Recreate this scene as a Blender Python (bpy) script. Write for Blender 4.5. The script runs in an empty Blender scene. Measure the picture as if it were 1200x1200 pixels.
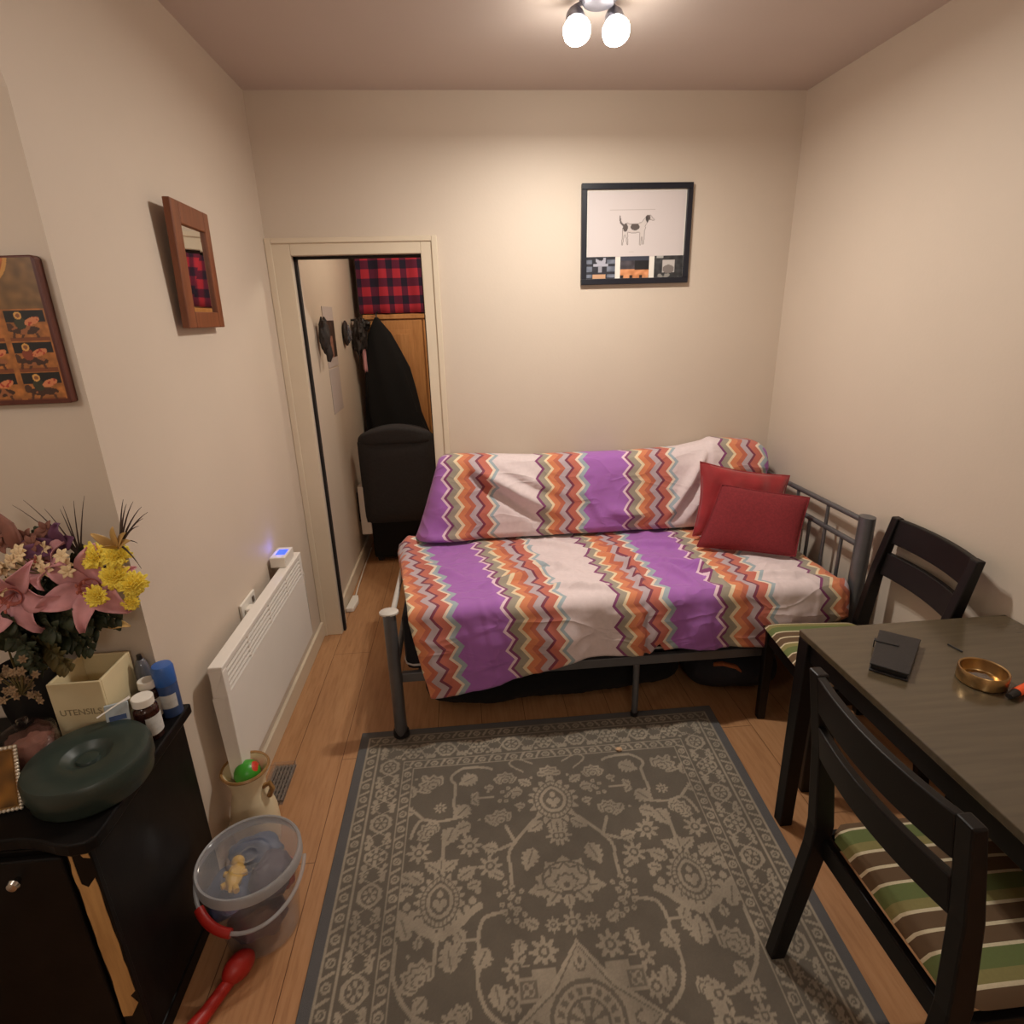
import bpy, bmesh, math, random
import numpy as np
from mathutils import Vector, Matrix, noise
random.seed(7)
S = bpy.context.scene
C = S.collection
PI = math.pi
V = Vector

# ------------------------------------------------------------------ materials
def srgb(r, g, b):
    f = lambda c: (c / 12.92 if c <= 0.04045 else ((c + 0.055) / 1.055) ** 2.4)
    return (f(r / 255), f(g / 255), f(b / 255), 1.0)

class NT:
    def __init__(s, name):
        s.m = bpy.data.materials.new(name); s.m.use_nodes = True
        s.t = s.m.node_tree; s.n = s.t.nodes; s.l = s.t.links
        s.b = s.n['Principled BSDF']
    def add(s, typ, **kw):
        nd = s.n.new(typ)
        for k, v in kw.items(): setattr(nd, k, v)
        return nd
    def math(s, op, a, b=None, c=None):
        nd = s.add('ShaderNodeMath', operation=op)
        for i, v in enumerate((a, b, c)):
            if v is None: continue
            if isinstance(v, (int, float)): nd.inputs[i].default_value = v
            else: s.l.new(v, nd.inputs[i])
        return nd.outputs[0]
    def link(s, a, b): s.l.new(a, b)
    def noise(s, scale, detail=3, vec=None, rough=0.5):
        nd = s.add('ShaderNodeTexNoise'); nd.inputs['Scale'].default_value = scale
        nd.inputs['Detail'].default_value = detail; nd.inputs['Roughness'].default_value = rough
        if vec is not None: s.l.new(vec, nd.inputs['Vector'])
        return nd.outputs['Fac']
    def coord(s, which='Object', scale=None, rot=None):
        tc = s.add('ShaderNodeTexCoord'); o = tc.outputs[which]
        if scale or rot:
            mp = s.add('ShaderNodeMapping')
            if scale: mp.inputs['Scale'].default_value = scale
            if rot: mp.inputs['Rotation'].default_value = rot
            s.l.new(o, mp.inputs['Vector']); o = mp.outputs['Vector']
        return o
    def ramp(s, fac, stops, interp='LINEAR'):
        r = s.add('ShaderNodeValToRGB'); cr = r.color_ramp; cr.interpolation = interp
        while len(cr.elements) < len(stops): cr.elements.new(0.5)
        for e, (p, c) in zip(cr.elements, stops): e.position = p; e.color = c
        s.l.new(fac, r.inputs['Fac']); return r.outputs['Color']
    def mix(s, fac, a, b, blend='MIX'):
        nd = s.add('ShaderNodeMix', data_type='RGBA', blend_type=blend)
        for i, v in ((0, fac), (6, a), (7, b)):
            if isinstance(v, (int, float)): nd.inputs[i].default_value = v
            elif isinstance(v, tuple): nd.inputs[i].default_value = v
            else: s.l.new(v, nd.inputs[i])
        return nd.outputs[2]
    def bump(s, h, strength=0.2, dist=0.005):
        b = s.add('ShaderNodeBump'); b.inputs['Strength'].default_value = strength
        b.inputs['Distance'].default_value = dist
        s.l.new(h, b.inputs['Height']); s.l.new(b.outputs['Normal'], s.b.inputs['Normal'])
    def set(s, col=None, rough=0.6, metal=0.0, **kw):
        if isinstance(col, tuple): s.b.inputs['Base Color'].default_value = col
        elif col is not None: s.l.new(col, s.b.inputs['Base Color'])
        s.b.inputs['Roughness'].default_value = rough; s.b.inputs['Metallic'].default_value = metal
        for k, v in kw.items(): s.b.inputs[k].default_value = v
        return s.m

def plain(name, col, rough=0.6, metal=0.0, var=0.12, scale=30, bump=0.0, spec=None, **kw):
    t = NT(name)
    f = t.noise(scale, 4, t.coord())
    d = tuple(c * (1 - var) for c in col[:3]) + (1,); u = tuple(min(1, c * (1 + var)) for c in col[:3]) + (1,)
    c = t.ramp(f, [(0.3, d), (0.7, u)])
    m = t.set(c, rough, metal, **kw)
    if spec is not None: t.b.inputs['Specular IOR Level'].default_value = spec
    if bump: t.bump(t.noise(scale * 6, 3, t.coord()), bump, 0.003)
    return m

def glass_mat(name, col, rough=0.08, alpha=None, ior=1.45, trans=1.0):
    t = NT(name); f = t.noise(12, 2, t.coord())
    c = t.mix(f, col, tuple(x * .92 for x in col[:3]) + (1,))
    m = t.set(c, rough, 0.0, IOR=ior)
    t.b.inputs['Transmission Weight'].default_value = trans
    if alpha is not None: t.b.inputs['Alpha'].default_value = alpha
    return m

def emit_mat(name, col, strength):
    t = NT(name)
    m = t.set(col, 0.4); t.b.inputs['Emission Color'].default_value = col
    t.b.inputs['Emission Strength'].default_value = strength
    return m

def painted(name, rough=0.8, bump=0.0, sheen=0.0, bscale=900):
    t = NT(name); a = t.add('ShaderNodeAttribute', attribute_name='Col')
    m = t.set(a.outputs['Color'], rough)
    if sheen: t.b.inputs['Sheen Weight'].default_value = sheen
    if bump: t.bump(t.noise(bscale, 2, t.coord()), bump, 0.002)
    return m

def wall_mat(name, col):
    t = NT(name); co = t.coord()
    f = t.noise(1.6, 4, co)
    c = t.ramp(f, [(0.3, tuple(x * .95 for x in col[:3]) + (1,)), (0.7, col)])
    m = t.set(c, 0.55); t.bump(t.noise(90, 4, co), 0.08, 0.004)
    return m

def floor_mat():
    t = NT('oak_laminate'); co = t.coord('Object', rot=(0, 0, PI / 2))
    br = t.add('ShaderNodeTexBrick'); br.offset = 0.37
    br.inputs['Scale'].default_value = 1.0; br.inputs['Brick Width'].default_value = 1.28
    br.inputs['Row Height'].default_value = 0.192; br.inputs['Mortar Size'].default_value = 0.0012
    br.inputs['Color1'].default_value = (0.3, 0.3, 0.3, 1); br.inputs['Color2'].default_value = (0.75, 0.75, 0.75, 1)
    br.inputs['Mortar'].default_value = (0, 0, 0, 1); t.link(co, br.inputs['Vector'])
    g = t.noise(9, 5, t.coord('Object', scale=(9, 0.8, 1)), 0.6)
    g2 = t.noise(2.2, 3, t.coord('Object', scale=(5, 0.9, 1)))
    c = t.ramp(g, [(0.25, srgb(150, 106, 70)), (0.5, srgb(184, 138, 96)), (0.8, srgb(200, 158, 116))])
    c = t.mix(t.math('MULTIPLY', br.outputs['Color'], 0.55), c, srgb(172, 124, 84))
    c = t.mix(t.math('MULTIPLY', g2, 0.45), c, srgb(156, 108, 72))
    c = t.mix(br.outputs['Fac'], c, srgb(88, 52, 28))
    m = t.set(c, 0.38); t.bump(t.math('SUBTRACT', g, br.outputs['Fac']), 0.06, 0.002)
    return m

def wood_mat(name, a, b, rough=0.45, scale=(14, 14, 1.2), freq=4):
    t = NT(name); g = t.noise(freq, 5, t.coord('Object', scale=scale), 0.6)
    m = t.set(t.ramp(g, [(0.25, a), (0.75, b)]), rough); t.bump(g, 0.08, 0.002)
    return m

ZC = dict(purple=srgb(166, 98, 186), plum=srgb(128, 44, 106), pinkw=srgb(240, 210, 222), gray=srgb(158, 150, 132), cream=srgb(238, 216, 176),
          orange=srgb(218, 130, 82), rust=srgb(192, 100, 70), lil=srgb(190, 172, 178), burg=srgb(120, 34, 66), ivory=srgb(238, 218, 196), field=srgb(228, 212, 212),
          blue=srgb(160, 178, 186), brick=srgb(196, 104, 84))
def chevron_mat(name, amp=0.036, per=0.088):
    t = NT(name); uv = t.add('ShaderNodeUVMap'); uv.uv_map = 'UVMap'
    sp = t.add('ShaderNodeSeparateXYZ'); t.link(uv.outputs['UV'], sp.inputs[0])
    tri = t.math('PINGPONG', sp.outputs[1], per / 2)
    tri = t.math('MULTIPLY', tri, amp / (per / 2))
    u = t.math('ADD', sp.outputs[0], tri)
    u = t.math('FRACT', t.math('DIVIDE', t.math('ADD', u, 9.2), 0.92))
    # widths in metres over one 0.92 repeat
    seq = [('purple', .185), ('pinkw', .014), ('plum', .013), ('gray', .036), ('cream', .014), ('orange', .03), ('rust', .026), ('lil', .03), ('burg', .014), ('brick', .034), ('ivory', .014), ('blue', .018),
           ('field', .20), ('plum', .013), ('gray', .032), ('cream', .014), ('orange', .03), ('rust', .022), ('lil', .032), ('burg', .014), ('brick', .034), ('ivory', .016), ('blue', .024)]
    tot = sum(w for _, w in seq); p = 0; stops = []
    for n, w in seq:
        stops.append((p / tot, ZC[n])); p += w
    c = t.ramp(u, stops, 'CONSTANT')
    f = t.noise(60, 3, uv.outputs['UV'])
    c = t.mix(t.math('MULTIPLY', f, 0.25), c, srgb(150, 130, 130))
    m = t.set(c, 0.85); t.b.inputs['Sheen Weight'].default_value = 0.15
    # soft creases of crumpled cotton
    ms = t.add('ShaderNodeMapping'); ms.inputs['Rotation'].default_value = (0, 0, .6); ms.inputs['Scale'].default_value = (1.0, 2.2, 1); t.link(uv.outputs['UV'], ms.inputs['Vector'])
    n1 = t.add('ShaderNodeTexNoise'); n1.inputs['Scale'].default_value = 3.6; n1.inputs['Detail'].default_value = 1.6; n1.inputs['Distortion'].default_value = .7; t.link(ms.outputs['Vector'], n1.inputs['Vector'])
    cr = t.math('POWER', t.math('SUBTRACT', 1.0, t.math('MULTIPLY', t.math('ABSOLUTE', t.math('SUBTRACT', n1.outputs['Fac'], 0.5)), 5.0)), 3.0)
    cr = t.math('MAXIMUM', cr, 0.0)
    t.bump(t.math('ADD', cr, t.math('MULTIPLY', t.noise(700, 2, uv.outputs['UV']), 0.06)), 0.36, 0.009)
    return m

def stripe_mat(name):
    t = NT(name); sp = t.add('ShaderNodeSeparateXYZ'); t.link(t.coord('Object'), sp.inputs[0])
    u = t.math('FRACT', t.math('DIVIDE', t.math('ADD', sp.outputs[1], 1.3 * 3 + 0.083), 0.146))
    G, B, W, O = srgb(98, 112, 62), srgb(96, 72, 50), srgb(214, 200, 168), srgb(136, 128, 78)
    c = t.ramp(u, [(0, W), (.05, O), (.2, G), (.45, W), (.5, B), (.72, W), (.77, B)], 'CONSTANT')
    c = t.mix(t.math('MULTIPLY', t.noise(160, 2, t.coord()), 0.3), c, srgb(90, 78, 50))
    m = t.set(c, 0.9); t.bump(t.noise(500, 2, t.coord()), 0.15, 0.001)
    return m

def plaid_mat():
    t = NT('red_tartan'); sp = t.add('ShaderNodeSeparateXYZ'); t.link(t.coord('Object'), sp.inputs[0])
    per = 0.115
    fx = t.math('FRACT', t.math('DIVIDE', t.math('ADD', sp.outputs[0], t.math('MULTIPLY', sp.outputs[1], 0.9)), per))
    fz = t.math('FRACT', t.math('DIVIDE', t.math('ADD', sp.outputs[2], 5), 0.125))
    a = t.math('GREATER_THAN', fx, 0.52); b = t.math('GREATER_THAN', fz, 0.52)
    s = t.math('MULTIPLY', t.math('ADD', a, b), 0.5)
    c = t.ramp(s, [(0, srgb(176, 44, 62)), (0.4, srgb(92, 28, 56)), (0.8, srgb(32, 24, 46))], 'CONSTANT')
    return t.set(c, 0.95)

def cab_black():
    t = NT('black_painted_wood'); f = t.noise(6, 5, t.coord('Object', scale=(2, 8, 2)))
    c = t.ramp(f, [(0.3, srgb(12, 11, 11)), (0.75, srgb(23, 20, 19))])
    m = t.set(c, 0.40); t.b.inputs['Specular IOR Level'].default_value = .16; t.bump(t.noise(60, 4, t.coord()), 0.1, 0.002); return m

M = {}
M['wall'] = wall_mat('cream_wall_paint', srgb(211, 196, 179))
M['ceil'] = wall_mat('ceiling_paint', srgb(206, 192, 184))
M['gloss'] = plain('cream_gloss_paint', srgb(216, 201, 178), 0.35, var=.03, scale=4)
M['floor'] = floor_mat()
M['gap'] = plain('dark_gap', srgb(22, 14, 12), 0.8)
M['white'] = plain('white_enamel', srgb(232, 226, 218), 0.35, var=.02, scale=5)
M['slot'] = plain('heater_inside', srgb(150, 116, 74), 0.5, var=.2)
M['plastic_w'] = plain('white_plastic', srgb(230, 224, 214), 0.4, var=.02, scale=6)
M['dark'] = plain('dark_plastic', srgb(24, 22, 22), 0.45)
M['led'] = emit_mat('blue_led', (0.04, 0.10, 1.0, 1), 1.3)
M['steel'] = plain('silver_painted_steel', srgb(104, 104, 107), 0.38, 0.5, var=.06, scale=20)
M['steel_w'] = plain('pale_end_cap', srgb(196, 190, 182), 0.5, var=.05)
M['chrome'] = plain('chrome_screw', srgb(210, 208, 202), 0.2, 1.0, var=.03)
M['matt'] = plain('black_mattress_cloth', srgb(26, 23, 28), 0.9, bump=.2, scale=60)
M['pipe'] = plain('white_piping', srgb(200, 192, 186), 0.8)
M['chev'] = chevron_mat('purple_orange_zigzag_cotton')
M['red'] = plain('dark_red_woven', srgb(126, 36, 42), 0.9, var=.18, scale=120, bump=.35)
M['satin'] = plain('red_satin', srgb(152, 30, 36), 0.5, var=.12, scale=20, bump=.15)
M['satin'].node_tree.nodes['Principled BSDF'].inputs['Sheen Weight'].default_value = .4
M['blackwood'] = plain('black_brown_wood', srgb(17, 14, 14), 0.42, var=.25, scale=14, spec=.3)
M['tabletop'] = NT('black_brown_tabletop')
def _tt(t):
    f = t.noise(5, 5, t.coord('Object', scale=(1, 12, 1)))
    c = t.ramp(f, [(0.3, srgb(78, 68, 52)), (0.7, srgb(89, 78, 60))])
    m = t.set(c, 0.2); t.b.inputs['Specular IOR Level'].default_value = .7; t.bump(t.noise(300, 2, t.coord()), 0.02, 0.001); return m
M['tabletop'] = _tt(M['tabletop'])
M['stripe'] = stripe_mat('striped_seat_fabric')
M['leather'] = plain('black_leather', srgb(34, 32, 33), 0.5, var=.2, scale=80, bump=.2)
M['brass'] = plain('brushed_brass', srgb(178, 146, 100), 0.3, 0.92, var=.1, scale=40)
M['orange'] = plain('orange_plastic', srgb(246, 92, 36), 0.35, var=.03)
M['cab'] = cab_black()
M['bare'] = wood_mat('bare_pine_edge', srgb(164, 124, 74), srgb(206, 164, 106), 0.6)
M['pine'] = wood_mat('honey_pine', srgb(176, 118, 66), srgb(210, 154, 96), 0.4)
M['mirrorwood'] = wood_mat('red_brown_wood', srgb(104, 56, 32), srgb(142, 82, 50), 0.4)
M['maroonwood'] = wood_mat('maroon_stained_wood', srgb(74, 30, 20), srgb(98, 44, 28), .4)
M['page'] = plain('grey_white_paper', srgb(186, 174, 170), .7, var=.03)
M['mirror'] = NT('mirror_glass').set((0.86, 0.86, 0.82, 1), 0.03, 1.0)
M['frame'] = plain('black_picture_frame', srgb(26, 28, 38), 0.35, var=.1)
M['print'] = painted('printed_paper', 0.6)
M['icon'] = painted('painted_wood_panel', 0.35)
M['rug'] = painted('woven_rug_pile', 0.95, bump=.5, sheen=.2, bscale=500)
M['rugedge'] = plain('rug_binding', srgb(66, 62, 60), 0.95, bump=.3)
M['tartan'] = plaid_mat()
M['blackcloth'] = plain('black_cloth', srgb(15, 14, 15), 0.95, bump=.2, scale=50)
M['fluff'] = plain('black_fluffy_cloth', srgb(12, 11, 12), 1.0, bump=.6, scale=90)
M['navy'] = plain('dark_navy_cloth', srgb(30, 30, 38), 0.85, bump=.2)
M['chairgrey'] = plain('charcoal_upholstery', srgb(52, 51, 54), 0.9, bump=.25, scale=70)
M['greenblack'] = plain('dark_green_plastic', srgb(43, 54, 48), 0.38, var=.08)
M['holder'] = plain('cream_ceramic', srgb(222, 206, 166), 0.35, var=.06, scale=9)
M['ink'] = plain('grey_lettering', srgb(150, 136, 106), 0.6)
M['amber'] = plain('brown_glass', srgb(48, 22, 16), 0.12, var=.05, **{'IOR': 1.5})
M['bluecap'] = plain('blue_plastic', srgb(54, 100, 176), 0.35, var=.04)
M['bluecan'] = plain('dark_blue_can', srgb(62, 84, 128), 0.35, 0.2, var=.15, scale=40)
M['greyglass'] = plain('grey_bottle', srgb(96, 98, 106), 0.15, var=.05)
M['label'] = plain('pale_paper_label', srgb(196, 196, 192), 0.7, var=.1, scale=80)
M['paleblue'] = plain('pale_blue_card', srgb(170, 180, 184), 0.6, var=.08, scale=50)
M['clear'] = glass_mat('clear_plastic', (0.6, 0.62, 0.66, 1), 0.12, 0.20, 1.4, .7)
M['lid'] = glass_mat('frosted_clear_lid', (0.62, 0.64, 0.68, 1), 0.12, 0.20, 1.45, .5)
M['milky'] = glass_mat('milky_plastic', (0.6, 0.6, 0.61, 1), 0.3, 0.55, 1.4, .3)
M['glass'] = glass_mat('clear_glass', (0.95, 0.95, 0.93, 1), 0.03, 0.35)
M['redp'] = plain('red_plastic', srgb(168, 34, 26), 0.4, var=.06)
M['yellow'] = plain('yellow_plastic', srgb(226, 178, 60), 0.45, var=.06)
M['toyblue'] = plain('blue_grey_toy', srgb(70, 84, 116), 0.5, var=.2, scale=12)
M['toypurple'] = plain('purple_brown_toy', srgb(74, 56, 70), 0.5, var=.2, scale=12)
M['jug'] = plain('cream_stoneware', srgb(232, 216, 180), 0.3, var=.08, scale=8)
M['jugrim'] = plain('brown_glaze', srgb(150, 112, 66), 0.35, var=.12)
def ball_mat():
    t = NT('green_red_ball'); f = t.noise(16, 1, t.coord())
    return t.set(t.ramp(f, [(0, srgb(60, 150, 42)), (.52, srgb(60, 150, 42)), (.54, srgb(196, 56, 38)), (1, srgb(196, 56, 38))], 'CONSTANT'), .35)
M['ball'] = ball_mat()
M['greymesh'] = plain('grey_mesh', srgb(110, 98, 88), 0.7, var=.2, scale=80)
M['lilypink'] = plain('pink_petal', srgb(196, 140, 144), 0.7, var=.2, scale=25)
M['lilythroat'] = plain('red_throat', srgb(170, 96, 84), 0.7)
M['mum'] = plain('yellow_petal', srgb(246, 222, 86), 0.7, var=.1)
M['iris'] = plain('purple_petal', srgb(104, 64, 92), 0.75, var=.2)
M['creampetal'] = plain('cream_petal', srgb(226, 200, 158), 0.75, var=.12)
M['burgpetal'] = plain('brown_pink_petal', srgb(130, 84, 70), 0.75, var=.2)
M['leaf'] = plain('dark_green_leaf', srgb(44, 50, 28), 0.65, var=.3, scale=30)
M['olive'] = plain('olive_leaf', srgb(96, 84, 44), 0.65, var=.25, scale=30)
M['beige'] = plain('dry_beige_floret', srgb(132, 108, 80), .8, var=.25)
M['goldleaf'] = plain('dry_gold_leaf', srgb(186, 150, 90), 0.5, var=.2)
M['darkgrass'] = plain('dark_grass', srgb(70, 54, 46), 0.7)
M['pearl'] = plain('pearl_bead', srgb(210, 200, 182), 0.2, 0.3, var=.05)
M['bulb'] = emit_mat('lit_bulb', (1.0, 0.93, 0.80, 1), 28.0)
M['lampmetal'] = plain('brushed_lamp_metal', srgb(120, 118, 128), 0.35, 0.8, var=.05)
M['mask'] = plain('dark_carved_wood', srgb(42, 34, 32), 0.7, var=.3)
M['crumb'] = plain('beige_crumb', srgb(206, 170, 134), 0.9)
M['tan'] = plain('tan_leather', srgb(170, 96, 54), 0.6)

# ------------------------------------------------------------------ mesh helpers
def BM(): return bmesh.new()
def add_box(bm, c, s, rot=None, taper=None):
    r = bmesh.ops.create_cube(bm, size=1.0); vs = r['verts']
    for v in vs:
        v.co = V((v.co.x * s[0], v.co.y * s[1], v.co.z * s[2]))
        if taper and v.co.z < 0: v.co.x *= taper; v.co.y *= taper
    if rot is not None: bmesh.ops.rotate(bm, verts=vs, cent=(0, 0, 0), matrix=rot)
    bmesh.ops.translate(bm, verts=vs, vec=c); return vs
def box_mm(bm, x0, x1, y0, y1, z0, z1): return add_box(bm, ((x0 + x1) / 2, (y0 + y1) / 2, (z0 + z1) / 2), (x1 - x0, y1 - y0, z1 - z0))
def frame_for(d):
    d = d.normalized(); a = V((0, 0, 1)) if abs(d.z) < 0.9 else V((1, 0, 0))
    x = a.cross(d).normalized(); return x, d.cross(x).normalized()
def add_tube(bm, pts, r, n=10, cap=True, flat=None):
    pts = [V(p) for p in pts]; rings = []
    if not isinstance(r, (list, tuple)): r = [r] * len(pts)
    px = None
    for i, p in enumerate(pts):
        d = (pts[min(i + 1, len(pts) - 1)] - pts[max(i - 1, 0)])
        x, y = frame_for(d)
        if px is not None:
            x = (px - d.normalized() * px.dot(d.normalized())).normalized(); y = d.normalized().cross(x)
        px = x
        fx, fy = flat if flat else (1, 1)
        rings.append([bm.verts.new(p + x * (math.cos(2 * PI * k / n) * r[i] * fx) + y * (math.sin(2 * PI * k / n) * r[i] * fy)) for k in range(n)])
    for a, b in zip(rings, rings[1:]):
        for k in range(n): bm.faces.new((a[k], a[(k + 1) % n], b[(k + 1) % n], b[k]))
    if cap:
        bm.faces.new(list(reversed(rings[0]))); bm.faces.new(rings[-1])
def add_lathe(bm, prof, c=(0, 0, 0), n=32, closed=False, sx=1, sy=1):
    c = V(c); rings = []
    for (r, z) in prof:
        if r < 1e-6: rings.append([bm.verts.new(c + V((0, 0, z)))])
        else: rings.append([bm.verts.new(c + V((math.cos(2 * PI * k / n) * r * sx, math.sin(2 * PI * k / n) * r * sy, z))) for k in range(n)])
    prs = list(zip(rings, rings[1:])) + ([(rings[-1], rings[0])] if closed else [])
    for a, b in prs:
        for k in range(n):
            k2 = (k + 1) % n
            if len(a) == 1 and len(b) == 1: continue
            if len(a) == 1: bm.faces.new((a[0], b[k2], b[k]))
            elif len(b) == 1: bm.faces.new((a[k], a[k2], b[0]))
            else: bm.faces.new((a[k], a[k2], b[k2], b[k]))
def add_ball(bm, c, r, s=(1, 1, 1), seg=16, rot=None):
    q = bmesh.ops.create_uvsphere(bm, u_segments=seg, v_segments=max(6, seg // 2), radius=r); vs = q['verts']
    bmesh.ops.scale(bm, verts=vs, vec=s)
    if rot is not None: bmesh.ops.rotate(bm, verts=vs, cent=(0, 0, 0), matrix=rot)
    bmesh.ops.translate(bm, verts=vs, vec=c); return vs
def add_prism(bm, poly, z0, z1, axis='z'):
    def P(a, b, z): return {'z': (a, b, z), 'y': (a, z, b), 'x': (z, a, b)}[axis]
    A = [bm.verts.new(P(a, b, z0)) for a, b in poly]; B = [bm.verts.new(P(a, b, z1)) for a, b in poly]
    n = len(poly)
    for k in range(n): bm.faces.new((A[k], A[(k + 1) % n], B[(k + 1) % n], B[k]))
    bm.faces.new(list(reversed(A))); bm.faces.new(B)
def add_grid(bm, f, nu, nv, uvf=None, closed_u=False):
    vs = [[bm.verts.new(f(i / nu, j / nv)) for j in range(nv + 1)] for i in range(nu + 1)]
    uvl = (bm.loops.layers.uv.get('UVMap') or bm.loops.layers.uv.new('UVMap')) if uvf else None
    for i in range(nu):
        for j in range(nv):
            fc = bm.faces.new((vs[i][j], vs[i + 1][j], vs[i + 1][j + 1], vs[i][j + 1]))
            if uvl:
                for lp, (a, b) in zip(fc.loops, ((i, j), (i + 1, j), (i + 1, j + 1), (i, j + 1))): lp[uvl].uv = uvf(a / nu, b / nv)
    return vs
def bm_sub(bm, n=1): pass

MAT4 = {}
def thing(name, label, cat, loc=(0, 0, 0), rotz=0, group=None):
    o = bpy.data.objects.new(name, None); C.objects.link(o)
    o.empty_display_size = 0.05
    o.location = loc; o.rotation_euler = (0, 0, rotz); o['label'] = label; o['category'] = cat
    if group: o['group'] = group
    MAT4[o.name] = Matrix.Translation(V(loc)) @ Matrix.Rotation(rotz, 4, 'Z')
    return o
def obj(name, bm, mat, parent=None, smooth=True, bevel=0, local=False, solid=0, sub=0, angle=40, label=None):
    bmesh.ops.recalc_face_normals(bm, faces=bm.faces)
    loc = V((0, 0, 0))
    if parent is not None:
        if not local: bm.transform(MAT4[parent.name].inverted())
    elif not local and len(bm.verts):
        xs = [v.co for v in bm.verts]
        loc = V(((min(v.x for v in xs) + max(v.x for v in xs)) / 2, (min(v.y for v in xs) + max(v.y for v in xs)) / 2, min(v.z for v in xs)))
        bm.transform(Matrix.Translation(-loc))
    me = bpy.data.meshes.new(name); bm.to_mesh(me); bm.free()
    if isinstance(mat, (list, tuple)):
        for m in mat: me.materials.append(m)
    else: me.materials.append(mat)
    o = bpy.data.objects.new(name, me); C.objects.link(o)
    if parent is not None: o.parent = parent; MAT4[o.name] = MAT4[parent.name]
    else: o.location = loc; MAT4[o.name] = Matrix.Translation(loc)
    if solid:
        md = o.modifiers.new('thick', 'SOLIDIFY'); md.thickness = solid; md.offset = 0
    if bevel:
        md = o.modifiers.new('bev', 'BEVEL'); md.width = bevel; md.segments = 2; md.limit_method = 'ANGLE'; md.angle_limit = math.radians(35)
    if sub:
        md = o.modifiers.new('sub', 'SUBSURF'); md.levels = sub; md.render_levels = sub
    if smooth:
        me.shade_smooth()
        if not sub:
            me.set_sharp_from_angle(angle=math.radians(angle))
    if label: o['label'] = label
    return o
def tag(o, label, cat, group=None):
    o['label'] = label; o['category'] = cat
    if group: o['group'] = group
    return o
def struct(name, bm, mat, bevel=0, label=None, smooth=False):
    o = obj(name, bm, mat, None, smooth, bevel); o['kind'] = 'structure'
    if label: o['label'] = label
    return o
def dup(root, loc, rotz, label=None, group=None):
    r = root.copy(); C.objects.link(r); r.location = loc; r.rotation_euler = (0, 0, rotz)
    if label: r['label'] = label
    if group: r['group'] = group
    for ch in list(root.children):
        c = ch.copy(); C.objects.link(c); c.parent = r
        for g in list(ch.children):
            d = g.copy(); C.objects.link(d); d.parent = c
    return r
def colour_grid(name, origin, ux, uy, w, h, img, mat, parent=None, thick=0.0):
    """flat panel whose vertices carry the colours of array img (rows from the bottom up)."""
    ny, nx = img.shape[:2]; o, ux, uy = V(origin), V(ux), V(uy)
    n = ux.cross(uy)
    xs = np.linspace(0, w, nx); ys = np.linspace(0, h, ny)
    co = [(o + ux * float(x) + uy * float(y)) for y in ys for x in xs]
    if parent is not None:
        inv = MAT4[parent.name].inverted(); co = [inv @ c for c in co]
    faces = [(j * nx + i, j * nx + i + 1, (j + 1) * nx + i + 1, (j + 1) * nx + i) for j in range(ny - 1) for i in range(nx - 1)]
    me = bpy.data.meshes.new(name); me.from_pydata([tuple(c) for c in co], [], faces); me.materials.append(mat)
    a = me.color_attributes.new('Col', 'FLOAT_COLOR', 'POINT')
    col = np.ones((ny * nx, 4), dtype=np.float32); lin = img.reshape(-1, 3) / 255.0
    col[:, :3] = np.where(lin <= 0.04045, lin / 12.92, ((lin + 0.055) / 1.055) ** 2.4)
    a.data.foreach_set('color', col.ravel())
    ob = bpy.data.objects.new(name, me); C.objects.link(ob)
    if parent is not None: ob.parent = parent; MAT4[ob.name] = MAT4[parent.name]
    return ob

# ------------------------------------------------------------------ room shell
XL, YB, ZC_ = -0.867, 3.009, 2.64
def XRy(y): return 1.652 + (YB - y) * 0.03
b = BM(); box_mm(b, -1.8, 2.2, -2.2, 5.2, -0.08, 0); struct('floor', b, M['floor'])
b = BM(); box_mm(b, -1.8, 2.2, -2.2, YB + .06, ZC_, ZC_ + .08); struct('ceiling', b, M['ceil'])
YA = 1.44; ZA = 2.2
b = BM(); box_mm(b, XL - .16, XL, YA, YB + .06, 0, ZC_)                  # wall beyond the alcove
box_mm(b, XL - .16, XL, -2.2, YA, ZA, ZC_)                            # header over the alcove
add_prism(b, [(YA, ZA), (YA - .035, ZA), (YA - .012, ZA - .012), (YA, ZA - .05)], XL - .16, XL, 'x')
struct('wall_left', b, M['wall'])
b = BM(); box_mm(b, -1.62, XL - .16, YA, YA + .12, 0, ZC_); box_mm(b, -1.62, XL - .16, -2.2, YA, ZA, ZA + .06)
box_mm(b, -1.70, -1.55, -2.2, YA + .12, 0, ZC_); struct('wall_alcove', b, M['wall'])
DX0, DX1, DZ = -0.757, -0.160, 1.985
b = BM()
box_mm(b, XL - .16, DX0, YB, YB + .12, 0, ZC_); box_mm(b, DX0, DX1, YB, YB + .12, DZ, ZC_); box_mm(b, DX1, 2.0, YB, YB + .12, 0, ZC_)
struct('wall_back', b, M['wall'])
b = BM(); add_prism(b, [(XRy(-2.2), -2.2), (XRy(YB + .1), YB + .1), (XRy(YB + .1) + .2, YB + .1), (XRy(-2.2) + .2, -2.2)], 0, ZC_); struct('wall_right', b, M['wall'])
b = BM(); box_mm(b, -1.7, 2.2, -2.3, -2.2, 0, ZC_); struct('wall_front', b, M['wall'])
def skirting(bm, x0, x1, y0, y1, h=.09): box_mm(bm, x0, x1, y0, y1, 0, h)
b = BM(); skirting(b, XL, XL + .016, YA + .002, YB - .02); struct('baseboard_left', b, M['gloss'], .004)
b = BM(); add_prism(b, [(XRy(-2.2) - .016, -2.2), (XRy(YB) - .016, YB), (XRy(YB), YB), (XRy(-2.2), -2.2)], 0, .09); struct('baseboard_right', b, M['gloss'], .004)
b = BM(); skirting(b, -.08, XRy(YB) - .02, YB - .016, YB); struct('baseboard_back', b, M['gloss'], .004)
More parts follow.
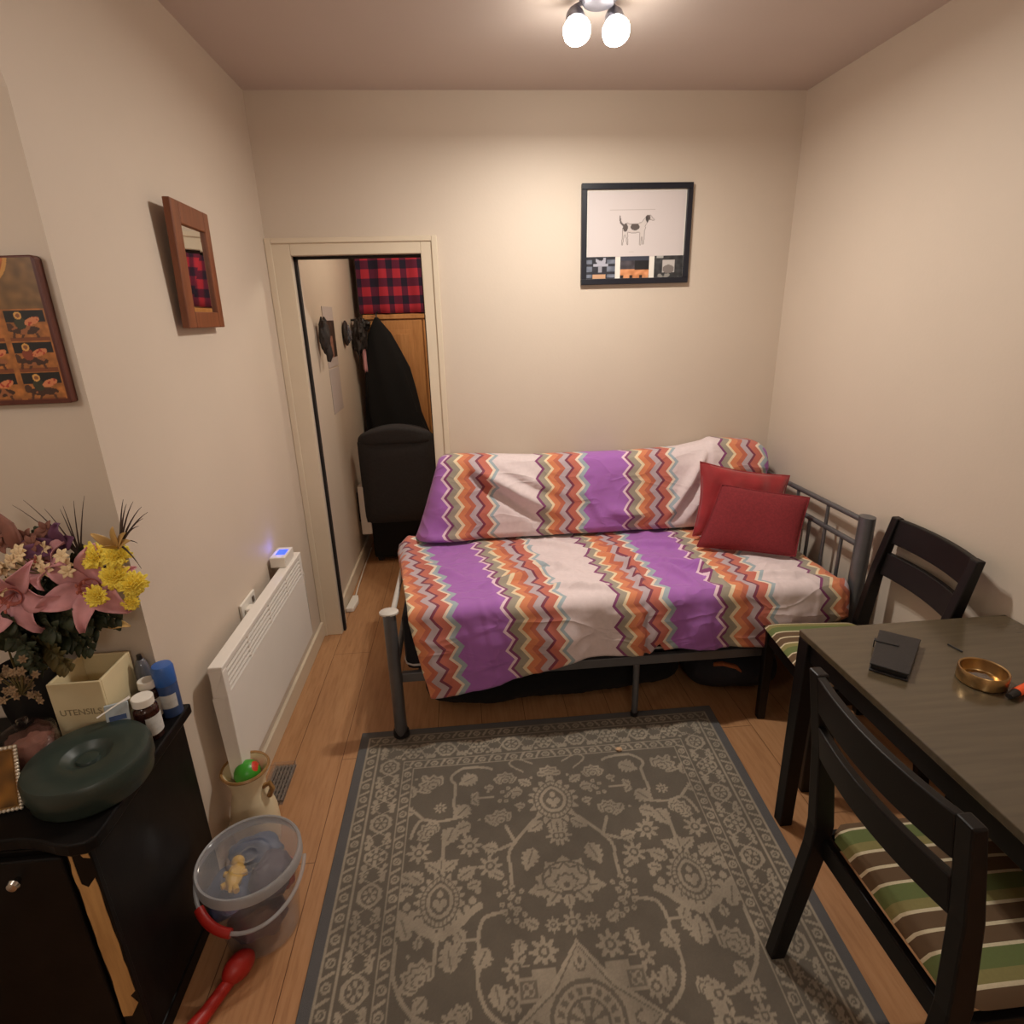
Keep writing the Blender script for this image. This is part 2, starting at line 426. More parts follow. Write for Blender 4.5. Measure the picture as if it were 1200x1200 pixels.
# door surround: stepped architrave
b = BM()
for (x0, x1) in ((XL + .001, DX0), (DX1, -.082)):
    box_mm(b, x0, x1, YB - .018, YB, 0, DZ + .075)
box_mm(b, DX0, DX1, YB - .018, YB, DZ, DZ + .075)
box_mm(b, XL + .001, XL + .03, YB - .026, YB - .018, 0, DZ + .075); box_mm(b, -.108, -.082, YB - .026, YB - .018, 0, DZ + .075)
box_mm(b, XL + .03, -.108, YB - .026, YB - .018, DZ + .052, DZ + .075)
struct('trim_1', b, M['gloss'], .003, 'cream painted architrave around the doorway')
b = BM()
box_mm(b, DX0 - .004, DX0 + .013, YB + .022, YB + .052, 0, DZ); box_mm(b, DX0, DX1, YB + .022, YB + .052, DZ - .012, DZ); box_mm(b, DX1 - .006, DX1, YB + .022, YB + .052, 0, DZ)  # dark strips down both sides and across the head of the opening
struct('trim_2', b, M['gap'], 0, 'dark strip inside the doorway')
# bedroom beyond the doorway
HX = -0.80
b = BM(); box_mm(b, HX - .12, HX, YB + .12, 5.12, 0, ZC_); struct('wall_hall_left', b, M['wall'])
b = BM(); box_mm(b, HX, 2.0, 5.05, 5.17, 0, ZC_); struct('wall_hall_back', b, M['wall'])
b = BM(); box_mm(b, 1.95, 2.07, YB + .12, 5.1, 0, ZC_); struct('wall_hall_right', b, M['wall'])
b = BM(); box_mm(b, HX - .1, 2.05, YB + .06, 5.15, ZC_, ZC_ + .08); struct('ceiling_hall', b, M['ceil'])
b = BM(); box_mm(b, HX, HX + .016, YB + .12, 5.0, 0, .1); struct('baseboard_hall', b, M['gloss'], .004)

# ------------------------------------------------------------------ bedroom contents
t = thing('wardrobe', 'honey pine wardrobe with panelled doors seen through the doorway', 'wardrobe', (-.2, 4.9, 0))
b = BM(); box_mm(b, -.70, .42, 4.78, 5.04, 0, 1.70); box_mm(b, -.73, .45, 4.745, 5.045, 1.70, 1.735); obj('body', b, M['pine'], t, False, .004)
for i, (x0, x1, kx) in enumerate(((-.69, -.285, -.315), (-.275, .41, -.245))):
    b = BM(); box_mm(b, x0, x1, 4.758, 4.778, .08, 1.69)
    w = .07
    for (z0, z1) in ((.14, .80), (.92, 1.62)):
        box_mm(b, x0 + w, x1 - w, 4.752, 4.758, z0, z1); box_mm(b, x0 + w + .03, x1 - w - .03, 4.742, 4.752, z0 + .03, z1 - .03)
    d = obj('door', b, M['pine'], t, False, .003)
    b = BM(); add_lathe(b, [(0, .03), (.014, .028), (.018, .02), (.01, .008), (.007, 0)], n=14)
    b.transform(Matrix.Translation((kx, 4.757, .80)) @ Matrix.Rotation(PI / 2, 4, 'X')); obj('knob', b, M['dark'], d)
b = BM()
def fcloth(u, v):
    # front sheet and top of blanket-covered pile
    x = -.745 + u * 1.0; s = v * 1.0
    wob = .012 * math.sin(u * 23) + .008 * math.sin(u * 51 + v * 5)
    if v < .55: return V((x, 4.75 + wob, 1.742 + s / .55 * .62))
    return V((x, 4.75 + wob * .3 + (v - .55) / .45 * .27, 2.362 + .02 * math.sin(u * 9) * math.sin(v * 9)))
vs = add_grid(b, fcloth, 60, 24)
for side in (vs[0], vs[-1]):
    base = b.verts.new((side[0].co.x, 5.02, 1.742)); b.faces.new(list(side) + [base])
tag(obj('tartan_blanket', b, M['tartan'], solid=.004), 'red and navy tartan blanket covering the pile on top of the pine wardrobe', 'blanket')
# black coat on the wardrobe door
b = BM(); rings = []
prof = [(1.715, -.615, .012, .012), (1.68, -.612, .035, .02), (1.60, -.60, .085, .035), (1.48, -.588, .128, .05), (1.34, -.57, .165, .06), (1.18, -.56, .185, .065), (1.0, -.548, .205, .065), (.82, -.52, .24, .07), (.66, -.515, .25, .07)]
n = 40
for (z, cx, rx, ry) in prof:
    ring = []
    for k in range(n):
        a = 2 * PI * k / n; f = 1 + .10 * math.sin(a * 7 + z * 6) * min(1, (1.72 - z) * 2)
        ring.append(b.verts.new((cx + math.cos(a) * rx * f, 4.662 + math.sin(a) * ry * f, z)))
    rings.append(ring)
for a_, b_ in zip(rings, rings[1:]):
    for k in range(n): b.faces.new((a_[k], a_[(k + 1) % n], b_[(k + 1) % n], b_[k]))
b.faces.new(rings[0]); b.faces.new(list(reversed(rings[-1])))
coat_t = thing('black_coat', 'long black coat hanging from the front of the pine wardrobe', 'coat', (-.55, 4.66, .66))
obj('coat_body', b, M['blackcloth'], coat_t)
b = BM(); add_tube(b, [(-.615, 4.66, 1.71), (-.615, 4.665, 1.735), (-.613, 4.70, 1.755), (-.612, 4.74, 1.745)], .006, 8); obj('hanger_hook', b, M['dark'], coat_t)
# dark upholstered chair
t = thing('office_chair', 'charcoal upholstered chair with a high rounded back beyond the doorway', 'chair', (-.47, 4.12, 0))
def pad(bm, cx, cy, cz, w, d, h, nz=14, nx=14, puff=.25, lean=0, top_round=.22):
    def side(s):
        def f(u, v):
            x = (u - .5) * w; z = v
            edge = max(0, v - (1 - top_round)) / top_round
            x *= math.sqrt(max(0.05, 1 - .25 * edge ** 2.5))
            th = d / 2 * (1 - (abs(2 * u - 1)) ** 6 * .9) * (1 - abs(2 * v - 1) ** 8 * .9)
            return V((cx + x, cy + s * th + lean * v, cz + v * h - (.06 * (2 * u - 1) ** 2) * edge))
        return f
    A = add_grid(bm, side(1), nx, nz); B = add_grid(bm, side(-1), nx, nz)
    bmesh.ops.remove_doubles(bm, verts=bm.verts, dist=.004)
b = BM(); pad(b, -.478, 4.03, .30, .53, .13, .645, top_round=.06); obj('backrest', b, M['chairgrey'], t)
b = BM(); pad(b, -.478, 4.045, .87, .525, .16, .145, top_round=.8); obj('headrest', b, M['chairgrey'], t)
b = BM(); add_box(b, (-.475, 4.30, .44), (.48, .46, .12)); obj('seat', b, M['chairgrey'], t, bevel=.03)
for s in (-1, 1):
    b = BM(); add_box(b, (-.475 + s * .235, 4.25, .60), (.05, .36, .05)); add_box(b, (-.475 + s * .235, 4.28, .47), (.035, .05, .24)); obj('armrest', b, M['dark'], t, bevel=.012)
b = BM(); add_box(b, (-.478, 4.24, .21), (.46, .44, .36)); obj('base', b, M['blackcloth'], t, bevel=.02)
for sx in (-1, 1):
    for yy_ in (4.06, 4.42):
        b = BM(); add_box(b, (-.478 + sx * .19, yy_, .016), (.04, .04, .03)); obj('foot', b, M['dark'], t, bevel=.004)
# bedroom heater
t = thing('wall_heater', 'narrow white wall heater low on the bedroom wall beside the dark chair', 'heater', (HX + .05, 4.35, .16))
b = BM(); box_mm(b, HX + .022, HX + .095, 4.02, 4.42, .22, .58); obj('body', b, M['white'], t, False, .006)
for yb in (4.08, 4.32):
    b = BM(); box_mm(b, HX + .001, HX + .024, yb, yb + .04, .3, .52); obj('wall_bracket', b, M['dark'], t, False)
# calendar, masks
def panel_img(nx, ny, f):
    im = np.zeros((ny, nx, 3))
    for j in range(ny):
        for i in range(nx): im[j, i] = f(i / (nx - 1), j / (ny - 1))
    return im
t = thing('wall_calendar', 'white wall calendar with a dark picture above the month page', 'calendar', (HX + .003, 3.83, 1.15))
b = BM(); box_mm(b, HX + .0012, HX + .0042, 3.69, 3.98, 1.145, 1.415); obj('month_page', b, M['page'], t, False, label='white lower page')
b = BM(); box_mm(b, HX + .0012, HX + .0042, 3.69, 3.98, 1.425, 1.78); obj('cover_page', b, M['page'], t, False)
rr = random.Random(4)
im = panel_img(24, 26, lambda u, v: np.array([70, 52, 46]) * (.6 + .8 * abs(noise.noise(V((u * 5, v * 5, 1))))) + (np.array([90, 60, 50]) if (abs(u - .55) < .14 and v < .6) else 0))
colour_grid('month_picture', (HX + .0048, 3.69, 1.48), (0, 1, 0), (0, 0, 1), .29, .22, im, M['print'], t)
def lumpy(bm, c, r, s, amp, seed, seg=28, f=3.0):
    vs = add_ball(bm, (0, 0, 0), 1.0, (1, 1, 1), seg)
    for v in vs:
        d = 1 + amp * noise.noise(v.co * f + V((seed, seed * 2, 0)))
        v.co = V((v.co.x * s[0] * r * d, v.co.y * s[1] * r * d, v.co.z * s[2] * r * d)) + V(c)
    return vs
t = thing('hanging_mask', 'dark carved animal head on the bedroom wall next to the calendar', 'ornament', (HX, 3.53, 1.48))
b = BM(); lumpy(b, (HX + .040, 3.505, 1.61), 1, (.030, .046, .092), .22, 2); obj('head', b, M['mask'], t)
b = BM(); add_tube(b, [(HX + .045, 3.505, 1.56), (HX + .058, 3.50, 1.51), (HX + .05, 3.495, 1.475)], [.026, .020, .010]); obj('snout', b, M['mask'], t)
for s in (-1, 1):
    b = BM(); add_tube(b, [(HX + .035, 3.505 + s * .028, 1.675), (HX + .043, 3.505 + s * .038, 1.70), (HX + .04, 3.505 + s * .035, 1.72)], [.016, .012, .004]); obj('ear', b, M['mask'], t)
t = thing('hanging_plaque', 'small dark oval plaque alone on the bedroom wall', 'ornament', (HX, 4.27, 1.55))
b = BM(); add_ball(b, (HX + .02, 4.28, 1.615), 1, (.019, .06, .085), 20); obj('plaque_body', b, M['mask'], t)
b = BM(); lumpy(b, (HX + .035, 4.28, 1.61), 1, (.02, .035, .055), .4, 5); obj('relief', b, M['greyglass'], t)
t = thing('hanging_trinkets', 'bundle of dark trinkets and a pale scarf hanging on a hook by the coat', 'ornament', (HX, 4.8, 1.3))
b = BM(); add_tube(b, [(HX, 4.63, 1.70), (HX + .06, 4.63, 1.70), (HX + .07, 4.63, 1.715)], .008); obj('hook', b, M['dark'], t)
b = BM(); lumpy(b, (HX + .055, 4.60, 1.58), 1, (.05, .07, .12), .5, 9); obj('trinket', b, M['mask'], t)
b = BM(); lumpy(b, (HX + .085, 4.63, 1.66), 1, (.05, .05, .045), .5, 12); obj('trinket', b, M['dark'], t)
def fscarf(u, v): return V((HX + .075 + .012 * math.sin(u * 12), 4.57 + u * .09, 1.62 - v * .30 + .02 * math.sin(u * 5)))
b = BM(); add_grid(b, fscarf, 14, 10); obj('scarf', b, M['lilypink'], t, solid=.004, label='pale pink scarf')
b = BM(); add_tube(b, [(HX + .05, 4.52, 1.56), (HX + .055, 4.515, 1.45), (HX + .05, 4.52, 1.36)], .004, 6); obj('cord', b, M['dark'], t)
b = BM(); add_prism(b, [(-.782, 3.25), (-.735, 3.25), (-.722, 3.36), (-.735, 3.43), (-.77, 3.43)], .001, .03); t = thing('extension_socket', 'small white plastic extension socket on the floor inside the doorway', 'socket', (-.75, 3.33, 0))
obj('case', b, M['plastic_w'], t, False, .006)
b = BM(); add_tube(b, [(-.755, 3.425, .012), (-.765, 3.6, .006), (-.772, 3.9, .006), (-.775, 4.3, .006)], .004, 6); obj('flex', b, M['plastic_w'], t)

# ------------------------------------------------------------------ left wall: heater, socket, mirror
t = thing('panel_heater', 'white panel heater with long grille slots low on the left wall', 'heater', (XL + .05, 2.06, .28))
x0, x1, y0, y1, z0, z1 = XL + .046, XL + .090, 1.60, 2.53, .275, .70
zs0, zs1 = .590, .684
b = BM(); box_mm(b, x0, x1 - .012, y0, y1, z0, zs0); box_mm(b, x1 - .012, x1, y0, y1, z0, zs0)
box_mm(b, x0, x1, y0, y1, zs1, z1); box_mm(b, x0, x1, y0, y0 + .03, zs0, zs1); box_mm(b, x0, x1, y1 - .03, y1, zs0, zs1)
bmesh.ops.remove_doubles(b, verts=b.verts, dist=1e-5); obj('body', b, M['white'], t, False, .003)
b = BM(); box_mm(b, x0 + .01, x1 - .022, y0 + .03, y1 - .03, zs0, zs1); obj('heating_core', b, M['slot'], t, False, label='brownish inside seen through the slots')
b = BM()
for k in range(6): box_mm(b, x1 - .010, x1 - .001, y0 + .03, y1 - .03, zs0 + k * .0180, zs0 + k * .0180 + .0052)
for k in range(1, 4): box_mm(b, x1 - .014, x1 - .003, y0 + (y1 - y0) * k / 4 - .006, y0 + (y1 - y0) * k / 4 + .006, zs0, zs1)
obj('grille', b, M['white'], t, False)
for yb in (1.78, 2.30):
    b = BM(); box_mm(b, XL + .001, x0, yb, yb + .06, .36, .62); obj('wall_bracket', b, M['white'], t, False)
b = BM(); box_mm(b, XL + .012, x1 - .012, 2.35, 2.475, .701, .748); tm = obj('timer', b, M['plastic_w'], t, False, .004)
b = BM(); box_mm(b, XL + .03, x1 - .022, 2.385, 2.44, .748, .7505); obj('display', b, M['led'], tm, False, label='glowing blue display')
t = thing('wall_socket', 'white wall socket above the panel heater with a white plug', 'socket', (XL, 2.07, .6))
b = BM(); box_mm(b, XL + .001, XL + .011, 2.0, 2.145, .615, .705); obj('face_plate', b, M['plastic_w'], t, False, .003)
b = BM(); box_mm(b, XL + .011, XL + .05, 2.02, 2.07, .625, .68); obj('plug', b, M['plastic_w'], t, False, .006)
b = BM(); box_mm(b, XL + .011, XL + .016, 2.105, 2.12, .668, .69); obj('switch', b, M['greymesh'], t, False, .001)
b = BM(); add_tube(b, [(XL + .03, 2.045, .63), (XL + .028, 2.04, .60), (XL + .015, 2.03, .52), (XL + .01, 2.0, .40), (XL + .01, 1.96, .30)], .0035, 6); obj('cable', b, M['plastic_w'], t)

# mirror: leans forward at its top
t = thing('wall_mirror', 'small wood framed mirror leaning from the left wall by the doorway', 'mirror', (XL, 2.1, 1.68))
BL, BR, TL, TR = V((XL + .026, 1.962, 1.684)), V((XL + .022, 2.258, 1.684)), V((XL + .046, 1.945, 2.046)), V((XL + .036, 2.238, 2.044))
def bil(u, v, off=0):
    p = (BL * (1 - u) + BR * u) * (1 - v) + (TL * (1 - u) + TR * u) * v
    n = (BR - BL).cross(TL - BL).normalized()
    return p + n * off
def quad_bar(bm, us, vs, o0, o1):
    P = [(us[0], vs[0]), (us[1], vs[0]), (us[1], vs[1]), (us[0], vs[1])]
    A = [bm.verts.new(bil(u, v, o0)) for u, v in P]; B = [bm.verts.new(bil(u, v, o1)) for u, v in P]
    for k in range(4): bm.faces.new((A[k], A[(k + 1) % 4], B[(k + 1) % 4], B[k]))
    bm.faces.new(A[::-1]); bm.faces.new(B)
b = BM(); fw, fh = .20, .17
quad_bar(b, (0, fw), (0, 1), -.01, .012); quad_bar(b, (1 - fw * .75, 1), (0, 1), -.01, .012); quad_bar(b, (fw, 1 - fw * .75), (0, fh * .8), -.01, .012); quad_bar(b, (fw, 1 - fw * .75), (1 - fh, 1), -.01, .012)
obj('mirror_frame', b, M['mirrorwood'], t, False, .003)
b = BM(); quad_bar(b, (fw - .02, 1 - fw * .75 + .02), (fh * .8 - .02, 1 - fh + .02), -.004, .002); obj('mirror_glass', b, M['mirror'], t, False)

# ------------------------------------------------------------------ alcove: painted icon board
t = thing('icon_board', 'wooden panel painted with rows of small riders hung in the alcove', 'picture', (-1.1, YA - .02, 1.53))
b = BM(); poly = [(-1.40, 1.53), (-.889, 1.532), (-.886, 1.536), (-.886, 1.836), (-.893, 1.842), (-1.40, 1.838)]
bz = BM(); add_prism(bz, poly, YA - .026, YA - .002, 'y'); obj('board', bz, M['maroonwood'], t, False, .002); b.free()
W_, H_ = .498, .300
def icon_px(u, v):
    x, y = u * W_, v * H_
    nz = noise.noise(V((x * 60, y * 60, 0))); n2 = noise.noise(V((x * 150, y * 150, 5)))
    gold = np.array([164, 102, 50.]) * (1 + .28 * nz + .12 * n2)
    cw, chh = .094, .066
    cx = (W_ - .004 - x); col = int(cx // cw); fx = 1 - (cx % cw) / cw; row = int(y // chh); fy = (y % chh) / chh
    if y < .006 or x > W_ - .004: return np.array([84, 34, 22.])
    if row > 2:
        if abs(math.hypot(x - W_ + .135, (y - .315) * 1.1) - .082) < .004: return np.array([196, 140, 70.])
        if math.hypot(x - W_ + .135, (y - .315) * 1.1) < .082: return gold * np.array([1.02, .9, .8])
        if abs(x - W_ + .165) < .03 and y > .24: return np.array([110, 48, 32.])
        return np.array([120, 88, 52.]) * (1 + .2 * nz)
    if fx < .10 or fx > .97 or fy > .96: return gold
    ox = .42 + .05 * math.sin(col * 3 + row * 5)
    h = math.hypot((fx - ox) / .085, (fy - .80) / .12)
    if .55 < h < 1: return np.array([214, 160, 86.])
    if h <= .55: return np.array([136, 84, 54.])
    # cloak flying behind, torso, horse
    if math.hypot((fx - ox - .28 - .1 * (fy - .62)) / .17, (fy - .62 - .35 * (fx - ox - .28)) / .12) < 1: return np.array([206, 128, 84.]) if n2 > -.2 else np.array([170, 60, 44.])
    if math.hypot((fx - ox - .02) / .13, (fy - .56) / .19) < 1: return np.array([50, 52, 36.]) if (col + row) % 2 == 0 else np.array([132, 62, 40.])
    if math.hypot((fx - ox - .10) / .33, (fy - .34) / .14) < 1: return np.array([64, 38, 26.]) if nz > -.1 else np.array([150, 92, 56.])
    if math.hypot((fx - ox + .24) / .09, (fy - .44) / .14) < 1: return np.array([74, 44, 30.])
    if .08 < fy < .3 and min(abs(fx - ox + .16 - .2 * (fy - .3)), abs(fx - ox - .30 + .2 * (fy - .3)), abs(fx - ox - .06 - .4 * (fy - .3))) < .03: return np.array([80, 46, 30.])
    if fy > .60: return np.array([20, 17, 18.])
    if fy < .12: return np.array([122, 66, 36.])
    return gold
im = panel_img(330, 200, icon_px)
colour_grid('painted_scenes', (-.890 - W_, YA - .0265, 1.537), (1, 0, 0), (0, 0, 1), W_, H_, im, M['icon'], t)

# ------------------------------------------------------------------ framed dog picture
t = thing('framed_picture', 'black framed dog print with three small photos along its bottom edge', 'picture', (.869, YB, 1.825))
px0, px1, pz0, pz1 = .603, 1.136, 1.828, 2.268; fwid = .026
b = BM()
box_mm(b, px0, px1, YB - .024, YB - .002, pz1 - fwid, pz1); box_mm(b, px0, px1, YB - .024, YB - .002, pz0, pz0 + fwid)
box_mm(b, px0, px0 + fwid, YB - .024, YB - .002, pz0 + fwid, pz1 - fwid); box_mm(b, px1 - fwid, px1, YB - .024, YB - .002, pz0 + fwid, pz1 - fwid)
obj('frame', b, M['frame'], t, False, .002)
b = BM(); box_mm(b, px0 + fwid, px1 - fwid, YB - .012, YB - .004, pz0 + fwid, pz1 - fwid); obj('mount_board', b, M['plastic_w'], t, False)
# dog drawing on white paper
nx, ny = 190, 118
DW, DH = px1 - px0 - 2 * fwid - .01, .285
yy, xx = np.mgrid[0:ny, 0:nx]; X = xx / (nx - 1) * DW; Y = yy / (ny - 1) * DH
paper = np.ones((ny, nx, 3)) * np.array([206, 196, 194.])
def ell(cx, cy, a, bb, rot=0.0):
    c, s = math.cos(rot), math.sin(rot); dx, dy = X - cx, Y - cy
    return ((dx * c + dy * s) / a) ** 2 + ((-dx * s + dy * c) / bb) ** 2 < 1
def seg(p, q, w0, w1=None):
    w1 = w0 if w1 is None else w1
    px, py = p; qx, qy = q; L = (qx - px) ** 2 + (qy - py) ** 2
    tt = np.clip(((X - px) * (qx - px) + (Y - py) * (qy - py)) / L, 0, 1)
    return np.hypot(X - px - tt * (qx - px), Y - py - tt * (qy - py)) < (w0 + (w1 - w0) * tt)
cx, cy = .225, .125
body = ell(cx, cy, .050, .021) | ell(cx + .035, cy + .002, .022, .024) | ell(cx - .034, cy + .003, .020, .021)
neck = seg((cx + .04, cy + .01), (cx + .062, cy + .04), .014, .011)
head = ell(cx + .072, cy + .046, .017, .011, -.2) | seg((cx + .075, cy + .045), (cx + .094, cy + .036), .008, .005)
legs = seg((cx + .045, cy - .012), (cx + .047, cy - .068), .008, .004) | seg((cx + .034, cy - .012), (cx + .033, cy - .072), .007, .004) | seg((cx - .04, cy - .006), (cx - .034, cy - .036), .012, .006) | seg((cx - .034, cy - .036), (cx - .03, cy - .068), .005, .004) | seg((cx - .048, cy - .004), (cx - .052, cy - .036), .010, .005) | seg((cx - .052, cy - .036), (cx - .056, cy - .07), .005, .004)
tail = seg((cx - .05, cy + .012), (cx - .066, cy + .026), .005, .004) | seg((cx - .066, cy + .026), (cx - .070, cy + .055), .004, .002)
dog = body | neck | head | legs | tail
er = dog.copy()
inner = dog & np.roll(dog, 1, 0) & np.roll(dog, -1, 0) & np.roll(dog, 1, 1) & np.roll(dog, -1, 1)
paper[dog] = (112, 102, 96); paper[inner] = (200, 190, 186)
paper[inner & (ell(cx + .005, cy + .006, .022, .015) | ell(cx - .042, cy + .004, .012, .018) | ell(cx + .068, cy + .044, .011, .012))] = (84, 74, 72)
paper[tail] = (90, 80, 78)
paper[ell(cx + .062, cy + .038, .006, .014, .2)] = (64, 56, 56)
paper[(np.abs(Y - .205) < .0014) & (np.abs(X - .215) < .11)] = (176, 164, 160)
paper[(np.abs(Y - .022) < .002) & (np.abs(X - .215) < .012)] = (190, 178, 174)
colour_grid('dog_print', (px0 + fwid + .005, YB - .0125, pz0 + .123), (1, 0, 0), (0, 0, 1), DW, DH, paper, M['print'], t)
def photo(kind):
    im = np.zeros((34, 48, 3))
    for j in range(34):
        for i in range(48):
            u, v = i / 47, j / 33; nz = noise.noise(V((u * 6 + kind * 7, v * 5, kind)))
            if kind == 0:
                c = np.array([34, 34, 44.]) + 14 * nz
                if (abs(u - .5) < .16 and .55 < v < .95 and nz > -.15) or abs(v - .62) < .05 and .25 < u < .75: c = np.array([168, 168, 180.])
                if abs(u - .48) < .07 and .3 < v < .6: c = np.array([150, 150, 160.])
                if (u < .2 or u > .72) and ((v > .68 and v < .86) or (.32 < v < .55) or v < .2 and v > .06): c = np.array([104, 110, 124.]) + 30 * nz
                if v < .2 and .22 < u < .68: c = np.array([196, 152, 118.])
            elif kind == 1:
                c = np.array([66, 60, 66.]) + 26 * nz
                if v < .42: c = np.array([206, 138, 92.]) + 44 * nz
                if u > .5 and v > .38: c = np.array([20, 18, 22.]) + 6 * nz
                if v > .8: c = np.array([54, 56, 70.])
                if v < .13 and int(u * 9) % 3 == 0: c = np.array([40, 26, 22.])
            else:
                c = np.array([52, 52, 54.]) + 26 * nz
                if .28 < u < .72 and .22 < v < .8: c = np.array([186, 180, 176.])
                if math.hypot((u - .5) / .2, (v - .38) / .2) < 1: c = np.array([120, 112, 108.])
                if .08 < u < .3 and v > .88: c = np.array([170, 168, 164.])
                if v < .16 and nz > .05: c = np.array([140, 136, 130.])
            im[j, i] = c
    return np.clip(im, 0, 255)
for k, xa in enumerate((px0 + fwid, px0 + fwid + .168, px0 + fwid + .337)):
    colour_grid('photo', (xa, YB - .013, pz0 + fwid + .001), (1, 0, 0), (0, 0, 1), .143, .098, photo(k), M['print'], t)

# ------------------------------------------------------------------ ceiling spot lamp
t = thing('ceiling_lamp', 'ceiling spotlight with two lit bulbs on a round metal base', 'lamp', (.47, 2.17, ZC_))
b = BM(); add_lathe(b, [(0, -.035), (.046, -.034), (.060, -.02), (.063, -.001), (0, -.001)], (.488, 2.185, ZC_), 32); obj('ceiling_rose', b, M['lampmetal'], t)
lamps = []
for lx in (.424, .551):
    c = V((lx, 2.22, 2.566)); d = V((0, -.5, -.86)).normalized()
    b = BM(); add_tube(b, [(lx + (.488 - lx) * .4, 2.19, ZC_ - .022), (lx, 2.235, 2.622), c - d * .035], .007, 8); obj('arm', b, M['lampmetal'], t)
    R = d.to_track_quat('Z', 'Y').to_matrix().to_4x4()
    b = BM(); add_lathe(b, [(.004, -.058), (.02, -.056), (.029, -.04), (.034, -.01), (.034, -.004), (.031, -.004), (.030, -.012), (.022, -.04), (.004, -.05)], n=28); b.transform(Matrix.Translation(c) @ R); sh = obj('lamp_shade', b, M['lampmetal'], t)
    b = BM(); add_lathe(b, [(.012, -.036), (.032, -.008), (.044, .016), (.042, .034), (.026, .048), (0, .053)], n=28); b.transform(Matrix.Translation(c) @ R); obj('bulb', b, M['bulb'], sh)
    lamps.append((c, d))

# ------------------------------------------------------------------ day bed
t = thing('day_bed', 'silver metal bed frame pushed against the back wall under zigzag throws', 'bed', (.65, 2.5, 0))
def post(x, y, h, cap, name='post', wide=.033):
    zf = .0125 if y < 2.11 else 0
    b = BM(); add_tube(b, [(x, y, .012 + zf), (x, y, .05), (x, y, h)], [.026 if cap else wide, wide, wide], 20, True, (1.0, .78)); p = obj(name, b, M['steel'], t)
    if cap:
        b = BM(); add_lathe(b, [(0, .01), (.03, .009), (.038, .004), (.038, -.003), (0, -.003)], (x, y, h), 20, sy=.85); obj('end_cap', b, M['steel_w'], p, label='pale oval end cap')
    b = BM(); add_lathe(b, [(wide * .9, 0), (wide * 1.04, .004), (wide * 1.0, .03), (0, .03)], (x, y, zf), 18, sy=.8); obj('foot', b, M['dark'], p)
    for z in ((h - .05, h - .13, h - .25) if cap else (h - .06, h - .17)):
        b = BM(); add_ball(b, (x + (-.004 if cap else .012), y - wide * .78, z), .0055, (1, .6, 1), 8); obj('screw', b, M['chrome'], p)
    return p
post(-.335, 2.075, .60, True); post(1.607, 2.085, .885, False, wide=.036)
post(-.325, 2.965, .55, False, wide=.028); post(1.607, 2.965, .885, False, wide=.036)
b = BM(); add_tube(b, [(-.335, 2.10, .548), (-.335, 2.94, .548)], .012); obj('foot_rail', b, M['steel_w'], t)
b = BM(); add_tube(b, [(-.335, 2.10, .33), (-.335, 2.94, .33)], .014); obj('foot_rail', b, M['steel'], t)
for z in (.862, .752):
    b = BM(); add_tube(b, [(1.607, 2.11, z), (1.607, 2.94, z)], .012); obj('head_rail', b, M['steel'], t)
for k, y in enumerate((2.22, 2.34, 2.46, 2.58, 2.70, 2.82)):
    b = BM(); add_tube(b, [(1.607, y, .33), (1.607, y, .752 if k % 2 == 0 else .862)], .008); obj('spindle', b, M['steel'], t)
for y in (2.085, 2.965):
    b = BM(); box_mm(b, -.31, 1.58, y - .012, y + .012, .275, .318); obj('side_rail', b, M['steel'], t, False, .004)
    b = BM(); add_tube(b, [(.678, y, .026), (.678, y, .28)], .014, 12); p = obj('leg', b, M['steel'], t)
    b = BM(); add_lathe(b, [(.016, .0), (.017, .02), (0, .02)], (.678, y, .0125 if y < 2.11 else 0), 12); obj('foot', b, M['dark'], p)
b = BM(); add_tube(b, [(1.607, 2.11, .30), (1.607, 2.94, .30)], .014); obj('head_rail', b, M['steel'], t)
for k in range(12):
    x = -.22 + k * .16
    b = BM(); box_mm(b, x - .025, x + .025, 2.097, 2.953, .292, .306); obj('slat', b, M['steel'], t, False)
# mattress
t = thing('mattress', 'thick black mattress on the silver bed, its corner showing beside the throw', 'mattress', (.65, 2.52, .308))
b = BM(); box_mm(b, -.295, 1.562, 2.10, 2.955, .308, .572); obj('cover', b, M['matt'], t, False, .03)
b = BM(); add_tube(b, [(-.295, 2.93, .345), (-.295, 2.14, .345), (-.287, 2.112, .342), (-.262, 2.1, .338), (1.53, 2.1, .336)], .0055, 6); obj('piping', b, M['pipe'], t, label='white piping')

# ------------------------------------------------------------------ zigzag throws
def interp(x, tab):
    if x <= tab[0][0]: return tab[0][1]
    for (a, va), (c, vc) in zip(tab, tab[1:]):
        if x <= c: return va + (vc - va) * (x - a) / (c - a)
    return tab[-1][1]
def ridge(x, y, p, q, w, h):
    L = (q[0] - p[0]) ** 2 + (q[1] - p[1]) ** 2
    tt = max(0, min(1, ((x - p[0]) * (q[0] - p[0]) + (y - p[1]) * (q[1] - p[1])) / L))
    d = math.hypot(x - p[0] - tt * (q[0] - p[0]), y - p[1] - tt * (q[1] - p[1]))
    return h * math.exp(-(d / w) ** 2) * math.sin(PI * min(1, max(0.0, .15 + .85 * tt))) 
ZB = [(-.4, .222), (-.22, .215), (.10, .285), (.37, .352), (.58, .350), (.66, .352), (.695, .40), (.705, .40), (.72, .366), (.95, .352), (1.17, .350), (1.38, .38), (1.6, .47)]
SEAT = .598
